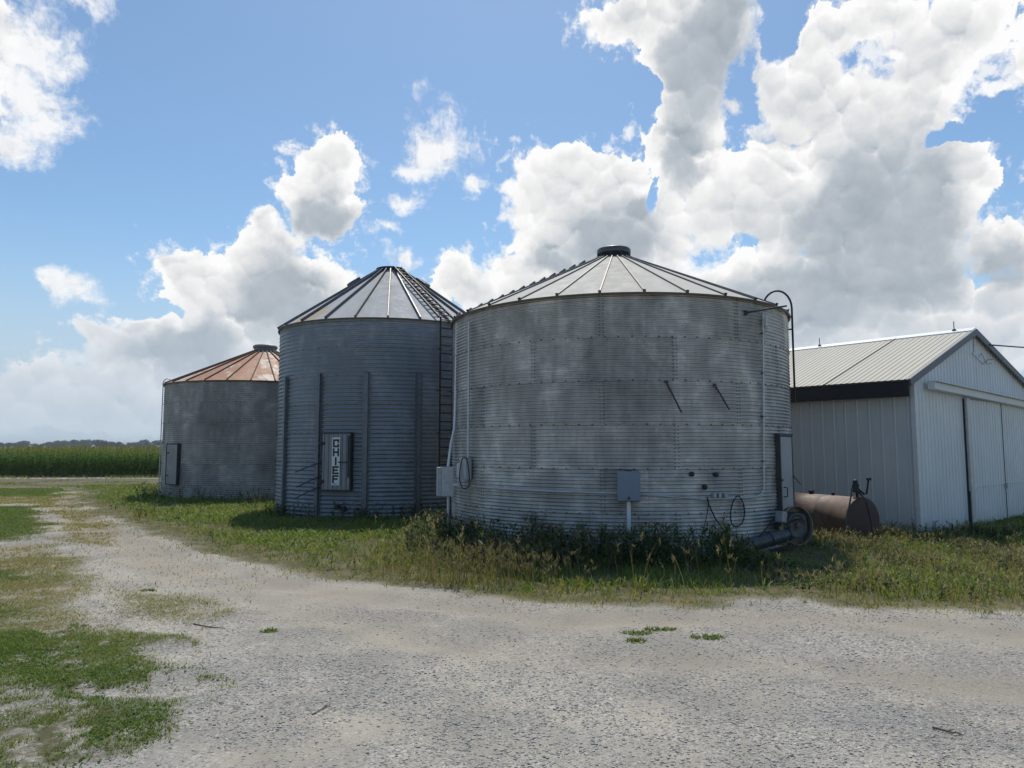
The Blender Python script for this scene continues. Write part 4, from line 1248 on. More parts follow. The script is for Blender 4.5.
def zones(x, y):
    w1 = (fbm(x, y, 0.7, 4, 3) - 0.5); w2 = (fbm(x, y, 2.2, 4, 9) - 0.5); w3 = fbm(x, y, 5.0, 3, 21) - 0.5
    far = np.clip(y / 12.0, 0.5, 3.0)
    jit = w1 * 1.1 * far + w2 * 0.5 * far
    v = sstep(-0.35, 0.45, poly_sd(x, y, VERGE) + 0.18 + jit * 0.55)
    lawn = np.zeros_like(x)
    for i, p in enumerate(LAWNS):
        d = poly_sd(x, y, p) + w1 * 0.5 + w2 * 0.35 + w3 * 0.15
        k = sstep(-0.20, 0.28, d)
        hole = sstep(0.50, 0.60, fbm(x, y, 1.5, 4, 40 + i) + (-0.13 if i else -0.16) + 0.5 * (1 - sstep(0, 0.5, d)) * 0.3)
        lawn = np.maximum(lawn, k * (1 - 0.95 * hole))
    for p in LAWN_BITS:
        lawn = np.maximum(lawn, 0.7 * sstep(-0.02, 0.15, poly_sd(x, y, p) + w2 * 0.5 + w3 * 0.25))
    gr = np.zeros_like(x)
    for p in GREENISH:
        gr = np.maximum(gr, sstep(-0.1, 0.5, poly_sd(x, y, p) + jit * 0.8))
    dry = np.zeros_like(x)
    for i, p in enumerate(DRY):
        dry = np.maximum(dry, (0.9 if i < 2 else 0.55) * sstep(-0.2, 0.5, poly_sd(x, y, p) + jit * 0.8))
    dirt = sstep(-0.4, 0.8, poly_sd(x, y, DIRT) + w1 * 2.0)
    field = sstep(52.0, 53.0, y + w1)
    return v, lawn, gr, dry, dirt, field

# ------------------------------------------------------------------ the ground itself
def spaced(pairs):
    out = []
    for (a, b, st) in pairs:
        out += list(np.arange(a, b, st))
    return np.array(out)
gx = np.concatenate([[-3000, -1500, -700, -350, -180], spaced([(-100, -40, 4), (-40, -14, 0.6), (-14, 16, 0.11), (16, 40, 0.8), (40, 100, 5)]), [100, 180, 350, 700, 1500, 3000]])
gy = np.concatenate([[-3000, -800, -200, -60, -20, -8, -2, 0, 1.5], spaced([(2.5, 14, 0.07), (14, 30, 0.16), (30, 60, 0.5), (60, 120, 4)]), [120, 200, 400, 800, 1500, 3000, 6000]])
X, Y = np.meshgrid(gx, gy)
xf, yf = X.ravel(), Y.ravel()
Zg = ground_z(xf, yf)
near = (np.abs(xf) < 60) & (yf < 70) & (yf > -5)
v_, lawn_, gr_, dry_, dirt_, field_ = zones(xf, yf)
und = (fbm(xf, yf, 0.35, 3, 55) - 0.5) * 0.10 + (fbm(xf, yf, 1.7, 4, 56) - 0.5) * 0.035 + (fbm(xf, yf, 6.0, 3, 57) - 0.5) * 0.014
# wheel ruts swing round from the drive to the north-west
rut_line = P([(1100, 640), (800, 618), (560, 620), (380, 600), (250, 578), (180, 560), (130, 540), (90, 520), (60, 500)])
def line_d(x, y, ln):
    d = np.full(x.shape, 1e9)
    for (ax_, ay), (bx, by) in zip(ln[:-1], ln[1:]):
        ex, ey = bx - ax_, by - ay
        t = np.clip(((x - ax_) * ex + (y - ay) * ey) / (ex * ex + ey * ey), 0, 1)
        d = np.minimum(d, np.hypot(x - ax_ - t * ex, y - ay - t * ey))
    return d
rd_ = line_d(xf, yf, rut_line)
rut_line2 = P([(1100, 700), (800, 668), (560, 655), (400, 636), (270, 606), (190, 580), (130, 552), (84, 528), (50, 503)])
rd2_ = line_d(xf, yf, rut_line2)
rut = np.exp(-(rd_ / 0.28) ** 2) + 0.7 * np.exp(-(rd2_ / 0.28) ** 2)
und = und - 0.055 * rut * (1 - v_)
Zg = Zg + np.where(near, und, 0) + 0.03 * lawn_
worn = np.clip((np.exp(-(rd_ / 0.6) ** 2) + 0.6 * np.exp(-(rd2_ / 0.5) ** 2)) * (0.7 + 1.2 * (fbm(xf, yf, 0.9, 4, 61) - 0.45)), 0, 1)
ny, nx = X.shape
idx = np.arange(nx * ny).reshape(ny, nx)
quads = np.stack([idx[:-1, :-1], idx[:-1, 1:], idx[1:, 1:], idx[1:, :-1]], axis=-1).reshape(-1)

gm, t, b = new_mat('ground_gravel_and_soil')
co = t.new('ShaderNodeNewGeometry').outputs['Position']
def attr(n):
    nd = t.new('ShaderNodeAttribute'); nd.attribute_name = n; return nd.outputs['Fac']
A_v, A_l, A_g, A_d, A_s, A_f, A_w = (attr(k) for k in ('verge', 'lawn', 'greenish', 'dry', 'dirt', 'field', 'worn'))
n_big = t.noise(co, 0.45, 5, 0.62); n_mid = t.noise(co, 2.1, 6, 0.66); n_fin = t.noise(co, 14, 5, 0.7)
v1 = t.new('ShaderNodeTexVoronoi', feature='F1'); t.put(v1.inputs['Vector'], co); v1.inputs['Scale'].default_value = 52
v2 = t.new('ShaderNodeTexVoronoi', feature='F1'); t.put(v2.inputs['Vector'], co); v2.inputs['Scale'].default_value = 130
s1 = t.new('ShaderNodeSeparateColor'); t.put(s1.inputs[0], v1.outputs['Color'])
s2 = t.new('ShaderNodeSeparateColor'); t.put(s2.inputs[0], v2.outputs['Color'])
dust = t.mix(n_mid, (0.36, 0.328, 0.27), (0.45, 0.414, 0.348))
def stone(s_, k):
    r_ = t.new('ShaderNodeValToRGB'); cr_ = r_.color_ramp
    cr_.elements[0].position = 0.0; cr_.elements[0].color = (0.11, 0.105, 0.10, 1)
    cr_.elements[1].position = 1.0; cr_.elements[1].color = (0.58, 0.555, 0.51, 1)
    for p_, c_ in ((0.18, (0.23, 0.22, 0.205, 1)), (0.45, (0.36, 0.34, 0.30, 1)), (0.75, (0.45, 0.42, 0.365, 1))):
        e_ = cr_.elements.new(p_); e_.color = c_
    t.put(r_.inputs[0], s_.outputs[k]); return r_.outputs[0]
macro = t.ramp(t.math('ADD', t.math('MULTIPLY', t.noise(co, 0.28, 4, 0.6), 0.6), t.math('MULTIPLY', t.noise(co, 1.1, 5, 0.6), 0.5)), 0.42, 0.68)
cover = t.ramp(t.math('ADD', t.math('MULTIPLY', n_big, 0.9), t.math('MULTIPLY', n_mid, 0.5)), 0.52, 0.88)
f1 = t.ramp(t.math('ADD', s1.outputs[1], t.math('MULTIPLY', t.math('SUBTRACT', cover, 0.5), 1.0)), 0.35, 0.6)
f2 = t.ramp(t.math('ADD', s2.outputs[1], t.math('MULTIPLY', t.math('SUBTRACT', cover, 0.5), 1.2)), 0.2, 0.5)
c = t.mix(t.math('MULTIPLY', f2, 0.75), dust, stone(s2, 0))
c = t.mix(t.math('MULTIPLY', f1, 0.75), c, stone(s1, 0))
c = t.mix(0.9, c, t.mix(macro, (0.72, 0.715, 0.71), (1.08, 1.05, 1.0)), 'MULTIPLY')
blue = t.ramp(t.noise(co, 0.6, 4, 0.6), 0.50, 0.66)
c = t.mix(t.math('MULTIPLY', blue, 0.30), c, (0.235, 0.232, 0.23, 1))
tan = t.mix(n_fin, (0.285, 0.24, 0.185), (0.385, 0.338, 0.272))
c = t.mix(t.math('MULTIPLY', A_w, t.ramp(t.math('ADD', n_mid, t.math('MULTIPLY', n_fin, 0.4)), 0.45, 0.75, 0.35, 0.9)), c, tan)
straw = t.mix(t.math('MULTIPLY_ADD', n_fin, 0.7, t.math('MULTIPLY', n_mid, 0.3)), (0.15, 0.118, 0.07), (0.31, 0.26, 0.165))
c = t.mix(t.math('MULTIPLY', A_d, t.ramp(t.math('ADD', t.noise(co, 4.0, 6, 0.72), t.math('MULTIPLY', n_fin, 0.5)), 0.55, 0.85)), c, straw)
turf = t.mix(t.math('MULTIPLY_ADD', n_fin, 0.6, t.math('MULTIPLY', n_mid, 0.4)), (0.05, 0.052, 0.026), (0.135, 0.14, 0.06))
n_det = t.noise(co, 5.5, 6, 0.72)
c = t.mix(t.math('MULTIPLY', A_g, t.ramp(t.math('ADD', n_det, t.math('MULTIPLY', A_g, 0.25)), 0.48, 0.70)), c, turf)
soil = t.mix(n_fin, (0.07, 0.052, 0.035), (0.15, 0.115, 0.075))
c = t.mix(t.math('MULTIPLY', A_l, t.ramp(t.math('ADD', n_det, t.math('MULTIPLY', n_fin, 0.4)), 0.52, 0.82, 0.05, 1.0)), c, t.mix(0.75, soil, turf))
thatch = t.mix(n_det, (0.13, 0.105, 0.062), (0.235, 0.20, 0.125))
c = t.mix(t.math('MULTIPLY', A_v, t.ramp(t.math('ADD', n_det, t.math('MULTIPLY_ADD', n_fin, 0.5, A_v)), 1.05, 1.5)), c, t.mix(t.ramp(n_mid, 0.35, 0.65), thatch, (0.10, 0.10, 0.05, 1)))
earth = t.mix(n_mid, (0.12, 0.098, 0.068), (0.205, 0.172, 0.122))
earth = t.mix(t.ramp(t.noise(co, 0.35, 5, 0.7), 0.45, 0.62), earth, (0.12, 0.125, 0.06, 1))
c = t.mix(A_s, c, earth)
c = t.mix(A_f, c, soil)
t.put(b.inputs['Base Color'], c)
b.inputs['Roughness'].default_value = 0.95
b.inputs['Specular IOR Level'].default_value = 0.15
hgt = t.math('MULTIPLY_ADD', v1.outputs['Distance'], -1.0, t.math('MULTIPLY', n_fin, 0.8))
hgt = t.math('MULTIPLY_ADD', v2.outputs['Distance'], -0.4, hgt)
bump(t, b, hgt, 0.4, 0.010)
ground = np_mesh('ground', np.stack([xf, yf, Zg], -1), quads, np.full(len(quads) // 4, 4), gm,
                 {'verge': v_, 'lawn': lawn_, 'greenish': gr_, 'dry': dry_, 'dirt': dirt_, 'field': field_, 'worn': worn}, smooth=True)
tag(ground, 'pale gravel drive with worn wheel tracks and grassy edges', None, None, 'structure')
from bisect import bisect_right
Zgrid = Zg.reshape(ny, nx)
def surf(x, y):
    """height of the finished ground"""
    i = np.clip(np.searchsorted(gx, x) - 1, 0, nx - 2); j = np.clip(np.searchsorted(gy, y) - 1, 0, ny - 2)
    fx = (x - gx[i]) / (gx[i + 1] - gx[i]); fy = (y - gy[j]) / (gy[j + 1] - gy[j])
    return (Zgrid[j, i] * (1 - fx) + Zgrid[j, i + 1] * fx) * (1 - fy) + (Zgrid[j + 1, i] * (1 - fx) + Zgrid[j + 1, i + 1] * fx) * fy

# ------------------------------------------------------------------ loose stones
sm, t, b = new_mat('loose_stone')
nd = t.new('ShaderNodeAttribute'); nd.attribute_name = 'tint'
r_ = t.new('ShaderNodeValToRGB'); cr_ = r_.color_ramp
cr_.elements[0].color = (0.13, 0.125, 0.12, 1); cr_.elements[1].color = (0.66, 0.63, 0.575, 1)
for p_, c_ in ((0.15, (0.21, 0.20, 0.19, 1)), (0.4, (0.38, 0.355, 0.31, 1)), (0.7, (0.48, 0.445, 0.385, 1)), (0.9, (0.55, 0.53, 0.49, 1))):
    e_ = cr_.elements.new(p_); e_.color = c_
t.put(r_.inputs[0], nd.outputs['Fac'])
n_ = t.noise(t.new('ShaderNodeNewGeometry').outputs['Position'], 60, 3, 0.6)
t.put(b.inputs['Base Color'], t.mix(0.3, r_.outputs[0], t.mix(n_, (0.2, 0.19, 0.17), (0.5, 0.48, 0.44))))
b.inputs['Roughness'].default_value = 0.9; b.inputs['Specular IOR Level'].default_value = 0.2
def stones(n, ylo, yhi, smin, smax):
    # more per square metre close by, and in drifts
    y = ylo + (yhi - ylo) * RNG.random(n * 3) ** 1.5
    x = (RNG.random(n * 3) - 0.5) * 2 * (y * 0.80 + 1.0)
    v, l, g, d, dr, f = zones(x, y)
    drift = fbm(x, y, 0.5, 4, 71) * 0.7 + fbm(x, y, 2.0, 3, 72) * 0.5
    keep = RNG.random(n * 3) < np.clip((drift - 0.47) * 4.0, 0.05, 1) * (1 - 0.85 * np.exp(-(line_d(x, y, rut_line) / 0.45) ** 2)) * (1 - 0.7 * np.exp(-(line_d(x, y, rut_line2) / 0.4) ** 2)) * (1 - v) * (1 - 0.92 * l) * (1 - 0.5 * d)
    x, y = x[keep][:n], y[keep][:n]; n = len(x)
    s = smin + (smax - smin) * RNG.random(n) ** 5.0
    z = surf(x, y)
    base = np.array([(1, 0, 0), (0.3, 0.95, 0.1), (-0.85, 0.5, 0), (-0.75, -0.6, 0.1), (0.4, -0.9, 0), (0.25, 0.1, 0.75), (-0.35, 0.05, 0.7), (0, 0, -0.5)])
    tri = np.array([(0, 1, 5), (1, 2, 6), (1, 6, 5), (2, 3, 6), (3, 4, 6), (4, 5, 6), (4, 0, 5), (1, 0, 7), (2, 1, 7), (3, 2, 7), (4, 3, 7), (0, 4, 7)])
    v_ = base[None] * (1 + (RNG.random((n, 8, 3)) - 0.5) * 0.6)
    q = RNG.random(n) * 2 * np.pi; cq, sq = np.cos(q)[:, None], np.sin(q)[:, None]
    st = 0.6 + 0.5 * RNG.random(n)
    vx = (v_[:, :, 0] * cq - v_[:, :, 1] * sq * st[:, None]); vy = (v_[:, :, 0] * sq + v_[:, :, 1] * cq * st[:, None])
    tl = (RNG.random((n, 2)) - 0.5) * 0.6
    vz = v_[:, :, 2] * (0.4 + 0.4 * RNG.random(n))[:, None] + vx * tl[:, :1] + vy * tl[:, 1:]
    V = np.stack([vx * s[:, None] + x[:, None], vy * s[:, None] + y[:, None], (vz + 0.02) * s[:, None] + z[:, None]], -1).reshape(-1, 3)
    Fc = (tri[None] + (np.arange(n) * 8)[:, None, None]).reshape(-1)
    tint = np.repeat(np.clip(RNG.normal(0.64, 0.23, n), 0, 1), 8)
    return V, Fc, tint
Va, Fa, Ta = stones(90000, 3.2, 9.0, 0.0035, 0.0165)
Vb, Fb, Tb = stones(30000, 8.0, 22.0, 0.005, 0.019)
st_o = np_mesh('gravel_stones', np.concatenate([Va, Vb]), np.concatenate([Fa, Fb + len(Va)]), np.full((len(Fa) + len(Fb)) // 3, 3), sm, {'tint': np.concatenate([Ta, Tb])})
tag(st_o, 'loose grey and white gravel stones lying on the drive', None, None, 'stuff')
# ------------------------------------------------------------------ grass and weeds
def leaf_mat(name, ramp, rough=0.55, trans=0.42):
    m, t, b = new_mat(name)
    nd = t.new('ShaderNodeAttribute'); nd.attribute_name = 'tint'
    r_ = t.new('ShaderNodeValToRGB'); cr_ = r_.color_ramp
    cr_.elements[0].color = (*ramp[0][1], 1); cr_.elements[0].position = ramp[0][0]
    cr_.elements[1].color = (*ramp[-1][1], 1); cr_.elements[1].position = ramp[-1][0]
    for p_, c_ in ramp[1:-1]:
        e_ = cr_.elements.new(p_); e_.color = (*c_, 1)
    t.put(r_.inputs[0], nd.outputs['Fac'])
    t.put(b.inputs['Base Color'], r_.outputs[0])
    b.inputs['Roughness'].default_value = rough; b.inputs['Specular IOR Level'].default_value = 0.3
    tr_ = t.new('ShaderNodeBsdfTranslucent')
    t.put(tr_.inputs['Color'], t.mix(1.0, r_.outputs[0], (1.35, 1.35, 0.6, 1), 'MULTIPLY'))
    mx = t.new('ShaderNodeMixShader'); mx.inputs[0].default_value = trans
    t.l.new(b.outputs[0], mx.inputs[1]); t.l.new(tr_.outputs[0], mx.inputs[2])
    t.l.new(mx.outputs[0], t.n['Material Output'].inputs['Surface'])
    return m

M['grass'] = leaf_mat('grass_blades', [(0.0, (0.055, 0.10, 0.016)), (0.35, (0.105, 0.18, 0.03)), (0.6, (0.185, 0.255, 0.05)), (0.8, (0.28, 0.25, 0.10)), (1.0, (0.36, 0.29, 0.16))])
M['weed'] = leaf_mat('weed_leaves', [(0.0, (0.02, 0.04, 0.012)), (0.5, (0.045, 0.08, 0.022)), (0.8, (0.09, 0.12, 0.045)), (0.93, (0.20, 0.17, 0.10)), (1.0, (0.38, 0.32, 0.24))])
M['corn'] = leaf_mat('corn_leaves', [(0.0, (0.04, 0.095, 0.010)), (0.6, (0.085, 0.165, 0.018)), (0.84, (0.13, 0.20, 0.03)), (0.90, (0.24, 0.21, 0.09)), (1.0, (0.40, 0.35, 0.20))], rough=0.7, trans=0.5)

def blades(x, y, z, h, w, lean, tint, curl=0.5):
    """one bent, tapering blade per point: 7 vertices"""
    n = len(x)
    q = RNG.random(n) * 2 * np.pi; d = np.stack([np.cos(q), np.sin(q)], -1)
    q2 = RNG.random(n) * 2 * np.pi; s = np.stack([np.cos(q2), np.sin(q2)], -1) * (w / 2)[:, None]
    base = np.stack([x, y], -1)
    V = np.zeros((n, 7, 3))
    for k, (f, wf) in enumerate(((0.0, 1.0), (0.4, 0.85), (0.75, 0.55))):
        off = d * (lean * h * (f ** (1 + curl)))[:, None]
        zz = z + h * f * (1 - 0.25 * lean * f)
        V[:, 2 * k, :2] = base + off - s * wf; V[:, 2 * k + 1, :2] = base + off + s * wf
        V[:, 2 * k, 2] = zz; V[:, 2 * k + 1, 2] = zz
    V[:, 6, :2] = base + d * (lean * h)[:, None]; V[:, 6, 2] = z + h * (1 - 0.25 * lean) * (1 - 0.15 * lean)
    b_ = (np.arange(n) * 7)[:, None]
    F = np.concatenate([b_ + np.array([[0, 1, 3, 2]]), b_ + np.array([[2, 3, 5, 4]]), b_ + np.array([[4, 5, 6]])], axis=1)
    cnt = np.tile(np.array([4, 4, 3]), n)
    return V.reshape(-1, 3), F.reshape(-1), cnt, np.repeat(tint, 7)

class Tuft:
    def __init__(s): s.V = []; s.F = []; s.C = []; s.T = []; s.n = 0
    def add(s, V, F, C, T):
        s.V.append(V); s.F.append(F + s.n); s.C.append(C); s.T.append(T); s.n += len(V)
    def build(s, name, mat):
        return np_mesh(name, np.concatenate(s.V), np.concatenate(s.F), np.concatenate(s.C), mat, {'tint': np.concatenate(s.T)})

def clumped(cx, cy, per, spread):
    x = np.repeat(cx, per) + RNG.normal(0, 1, len(cx) * per) * spread
    y = np.repeat(cy, per) + RNG.normal(0, 1, len(cy) * per) * spread
    return x, y

def outside_bins(x, y, pad=0.03):
    ok = np.ones(len(x), dtype=bool)
    for B in (B1, B2, B3):
        ok &= np.hypot(x - B.c.x, y - B.c.y) > B.R + pad
    # inside the shed
    rx, ry = x - SC0.x, y - SC0.y
    det = ld_.x * gd_.y - ld_.y * gd_.x
    u = (rx * gd_.y - ry * gd_.x) / det; v = (ld_.x * ry - ld_.y * rx) / det
    ok &= ~((u > -0.05) & (u < LEN) & (v > -0.05) & (v < TR))
    return ok

def scatter(n, x0, x1, y0, y1, power=1.0):
    y = y0 + (y1 - y0) * RNG.random(n) ** power
    return x0 + (x1 - x0) * RNG.random(n), y

# short grass in the near patches
T_ = Tuft()
x, y = scatter(260000, -7.5, -2.0, 3.4, 8.2)
k = zones(x, y)[1] * (0.12 + 0.88 * sstep(0.28, 0.46, fbm(x, y, 6.0, 3, 80)))
ok = RNG.random(len(x)) < k ** 1.5 * np.clip(fbm(x, y, 3.0, 3, 81) * 2.6 - 0.30, 0.08, 1)
x, y = x[ok], y[ok]; n = len(x)
T_.add(*blades(x, y, surf(x, y) - 0.005, 0.014 + 0.048 * RNG.random(n) * (0.3 + fbm(x, y, 2.5, 2, 82)), 0.0035 + 0.0035 * RNG.random(n), 0.3 + 0.9 * RNG.random(n),
               np.clip(0.50 + 0.16 * RNG.normal(0, 1, n) + 0.5 * (fbm(x, y, 1.2, 3, 83) - 0.5), 0, 1)))
# broad little leaves (clover, plantain) among it
x, y = scatter(46000, -7.5, -2.0, 3.4, 8.2)
ok = RNG.random(len(x)) < zones(x, y)[1] * sstep(0.45, 0.6, fbm(x, y, 1.6, 3, 84))
x, y = x[ok], y[ok]; n = len(x)
T_.add(*blades(x, y, surf(x, y), 0.015 + 0.022 * RNG.random(n), 0.008 + 0.009 * RNG.random(n), 0.9 + 0.6 * RNG.random(n), np.clip(0.34 + 0.12 * RNG.normal(0, 1, n), 0, 1)))
# thin greenish and dry patches up the drive
x, y = scatter(900000, -34, -0.8, 5.6, 34, 1.6)
v, l, g, d, dr, f = zones(x, y)
ok = (RNG.random(len(x)) < np.maximum(np.maximum(g * 0.9, 0.05 * (x < -0.25 * y - 1.0)), d * 0.75 * sstep(0.38, 0.56, fbm(x, y, 1.4, 4, 85)))) & (v < 0.5)
x, y, g = x[ok], y[ok], g[ok]; n = len(x)
T_.add(*blades(x, y, surf(x, y) - 0.005, (0.018 + 0.045 * RNG.random(n)) * (0.7 + y / 30), 0.004 + 0.004 * RNG.random(n) + y * 0.0005, 0.4 + 0.9 * RNG.random(n),
               np.clip(np.where(RNG.random(n) < g * 0.8 + 0.1, 0.38, 0.86) + 0.12 * RNG.normal(0, 1, n), 0, 1)))
# matted dry grass along the left side of the drive
x, y = scatter(240000, -12, -3.2, 5.8, 13)
v, l, g, d, dr, f = zones(x, y)
ok = RNG.random(len(x)) < np.clip(d * 1.3, 0, 1) * (0.15 + 0.85 * sstep(0.36, 0.52, fbm(x, y, 2.2, 4, 86))) * (1 - l)
x, y = x[ok], y[ok]; n = len(x)
T_.add(*blades(x, y, surf(x, y) - 0.004, 0.012 + 0.04 * RNG.random(n), 0.004 + 0.004 * RNG.random(n), 0.7 + 1.2 * RNG.random(n),
               np.clip(np.where(RNG.random(n) < 0.18 + 0.3 * sstep(0.5, 0.65, fbm(x, y, 0.9, 3, 87)), 0.45, 0.88) + 0.10 * RNG.normal(0, 1, n), 0, 1)))
o = T_.build('short_grass', M['grass']); tag(o, 'short green grass patches growing through the gravel at the drive edge', None, None, 'stuff')

# the verge round the bins
T_ = Tuft()
cx, cy = scatter(72000, -30, 18, 7.6, 50, 1.8)
v = zones(cx, cy)[0]
ok = (RNG.random(len(cx)) < v) & outside_bins(cx, cy, 0.1) & (np.abs(cx) < cy * 0.80 + 1)
cx, cy = cx[ok], cy[ok]
x, y = clumped(cx, cy, 5, 0.07)
ok = outside_bins(x, y); x, y = x[ok], y[ok]; n = len(x)
tall = fbm(x, y, 0.55, 4, 91)
edge = np.clip((poly_sd(x, y, VERGE) + 0.3) / 1.2, 0.35, 1)
hh = (0.10 + 0.26 * np.clip(tall * 1.5 - 0.25, 0, 1) * RNG.random(n)) * (1 - 0.5 * sstep(0.28, 0.36, x / y) * sstep(0.48, 0.42, x / y) * sstep(9.3, 10.3, y)) * edge * np.where((x < 1) & (y > 14), 0.8, 1.0)
dryness = fbm(x, y, 0.8, 4, 92)
# straw coloured seed grass along the drive and toward the shed
strawy = sstep(0.47, 0.62, dryness + 0.18 * (1 - edge) + np.where(x > 5, 0.05, 0) + np.where((x > -3) & (x < 1) & (y < 13.5), 0.07, 0) - np.where((x < -1) & (y > 13), 0.06, 0))
tint = np.where(RNG.random(n) < 0.10 + 0.60 * strawy, 0.86, 0.50) + 0.13 * RNG.normal(0, 1, n)
T_.add(*blades(x, y, surf(x, y) - 0.01, hh, (0.006 + 0.007 * RNG.random(n)) * (0.7 + y / 22), 0.25 + 0.8 * RNG.random(n), np.clip(tint, 0, 1)))
# broad low leaves: the bright clumps in front of the blue-grey bin
cx, cy = scatter(46000, -16, 16, 7.6, 34, 1.5)
ok = (RNG.random(len(cx)) < zones(cx, cy)[0] * sstep(0.46, 0.60, fbm(cx, cy, 0.7, 3, 93) + np.where((cx < 0) & (cy > 13.0), 0.16, 0)) * sstep(0.3, 1.6, poly_sd(cx, cy, VERGE)) * np.where(cy < 11, 0.35, 1.0)) & outside_bins(cx, cy, 0.1)
x, y = clumped(cx[ok], cy[ok], 4, 0.06); ok = outside_bins(x, y); x, y = x[ok], y[ok]; n = len(x)
T_.add(*blades(x, y, surf(x, y) + 0.05 * RNG.random(n), 0.06 + 0.14 * RNG.random(n), 0.014 + 0.022 * RNG.random(n), 0.7 + 0.7 * RNG.random(n), np.clip(0.56 + 0.11 * RNG.normal(0, 1, n), 0, 1)))
# rank grass along the foot of the corn
x, y = scatter(40000, -62, -6, 38.0, 53.6)
ok = RNG.random(len(x)) < sstep(0.4, 0.6, fbm(x, y, 0.5, 3, 95)) * np.maximum(sstep(49.5, 52.5, y), 0.7 * sstep(0.5, 0.62, fbm(x, y, 0.25, 3, 96)))
x, y = x[ok], y[ok]; n = len(x)
T_.add(*blades(x, y, surf(x, y) - 0.01, (0.10 + 0.25 * RNG.random(n)) * np.where(y < 50, 0.5, 1.0), 0.03 + 0.02 * RNG.random(n), 0.3 + 0.8 * RNG.random(n), np.clip(np.where(RNG.random(n) < 0.3, 0.82, 0.42) + 0.1 * RNG.normal(0, 1, n), 0, 1)))
o = T_.build('verge_grass', M['grass']); tag(o, 'long green and straw coloured grass round the bins and shed', None, None, 'stuff')

# tall weeds: stems with lance leaves and pale seed heads
def low(x, y):
    """trodden short where one walks up to the motor and the tank"""
    q = x / y
    return 1 - 0.62 * sstep(0.27, 0.36, q) * sstep(0.47, 0.41, q) * sstep(8.8, 10.6, y) - 0.45 * sstep(0.40, 0.46, q) * sstep(9, 11.5, y)

def weed_mass(n_pl, xr, yr, hfun, prob, pale=0.05, leaves=13, tint0=0.42, seed_=0.35):
    x, y = scatter(n_pl, xr[0], xr[1], yr[0], yr[1])
    ok = outside_bins(x, y, 0.06) & (RNG.random(n_pl) < prob(x, y))
    x, y = x[ok], y[ok]; n = len(x); z = surf(x, y)
    h = hfun(x, y) * (0.55 + 0.55 * RNG.random(n))
    h = h * low(x, y)
    lx, ly = RNG.normal(0, 0.14, n), RNG.normal(0, 0.14, n)
    t0 = np.clip(tint0 + 0.16 * RNG.normal(0, 1, n), 0, 0.9)
    T_.add(*blades(x, y, z, h * 1.02, np.full(n, 0.012), 0.10 + 0.15 * RNG.random(n), t0 * 0.9))
    f = RNG.random((n, leaves)) ** 0.8 * 0.92 + 0.05
    X = (x[:, None] + lx[:, None] * h[:, None] * f ** 2 + RNG.normal(0, 0.012, f.shape)).ravel(); Yy = (y[:, None] + ly[:, None] * h[:, None] * f ** 2 + RNG.normal(0, 0.012, f.shape)).ravel()
    Zz = (z[:, None] + h[:, None] * f).ravel(); N = len(X)
    ll = np.repeat(h, leaves) * (0.20 + 0.22 * RNG.random(N)) * (1.15 - f.ravel() * 0.6)
    tt = np.clip(np.repeat(t0, leaves) + 0.10 * RNG.normal(0, 1, N), 0, 1)
    tt = np.where(RNG.random(N) < pale, 0.97, tt)
    T_.add(*blades(X, Yy, Zz, ll * 0.75, 0.014 + 0.022 * RNG.random(N), 0.9 + 0.9 * RNG.random(N), tt, curl=0.9))
    # seed heads
    sel = RNG.random(n) < seed_
    xs, ys, zs, hs = x[sel], y[sel], z[sel], h[sel]; k = 7
    X = np.repeat(xs + lx[sel] * hs, k) + RNG.normal(0, 0.012, len(xs) * k); Yy = np.repeat(ys + ly[sel] * hs, k) + RNG.normal(0, 0.012, len(xs) * k)
    Zz = np.repeat(zs + hs * 0.9, k) + RNG.random(len(X)) * 0.10
    T_.add(*blades(X, Yy, Zz, 0.05 + 0.05 * RNG.random(len(X)), 0.010 + 0.008 * RNG.random(len(X)), 0.3 + 0.8 * RNG.random(len(X)), np.clip(0.93 + 0.08 * RNG.normal(0, 1, len(X)), 0, 1)))

T_ = Tuft()
def ring_d(B, x, y): return np.hypot(x - B.c.x, y - B.c.y) - B.R
# in front of the wide bin
weed_mass(3600, (-2.0, 7.5), (10.2, 15.5), lambda x, y: 0.34 + 0.52 * fbm(x, y, 0.8, 3, 101) + 0.10 * sstep(1.5, 3.0, x) - 0.28 * sstep(3.9, 4.8, x), lambda x, y: (ring_d(B1, x, y) < 2.3) * sstep(2.4, 0.7, ring_d(B1, x, y)) * sstep(0.3, 0.5, fbm(x, y, 0.9, 3, 102) + 0.12) * (np.hypot((x - 5.2) / 1.1, (y - 13.0) / 1.2) > 1), 0.05)
# toward the shed
weed_mass(5200, (3.6, 13.5), (8.3, 17.0), lambda x, y: (0.20 + 0.28 * fbm(x, y, 0.8, 3, 103)) * np.where((x < 8.2) & (y > 12.4), 0.5, 1.0) * np.where(y < 10.5, 0.7, 1.0), lambda x, y: (poly_sd(x, y, VERGE) > 0.25) * (0.15 + 0.85 * sstep(0.42, 0.62, fbm(x, y, 0.9, 4, 104))) * sstep(0.2, 1.2, poly_sd(x, y, VERGE)) * np.where(x > 9, 0.6, 1.0) * (np.hypot((x - 5.3) / 1.2, (y - 13.0) / 1.3) > 1), 0.26, tint0=0.64, seed_=0.6)
# along the blue-grey bin and the far bin
weed_mass(900, (-8.5, -0.5), (18.0, 21.5), lambda x, y: 0.30 + 0.25 * fbm(x, y, 0.9, 3, 105), lambda x, y: sstep(1.0, 0.2, ring_d(B2, x, y)) * 0.8, 0.06)
weed_mass(700, (-15.5, -6.0), (24.5, 29.5), lambda x, y: 0.35 + 0.3 * fbm(x, y, 0.9, 3, 106), lambda x, y: sstep(1.4, 0.2, ring_d(B3, x, y)), 0.15, tint0=0.55)
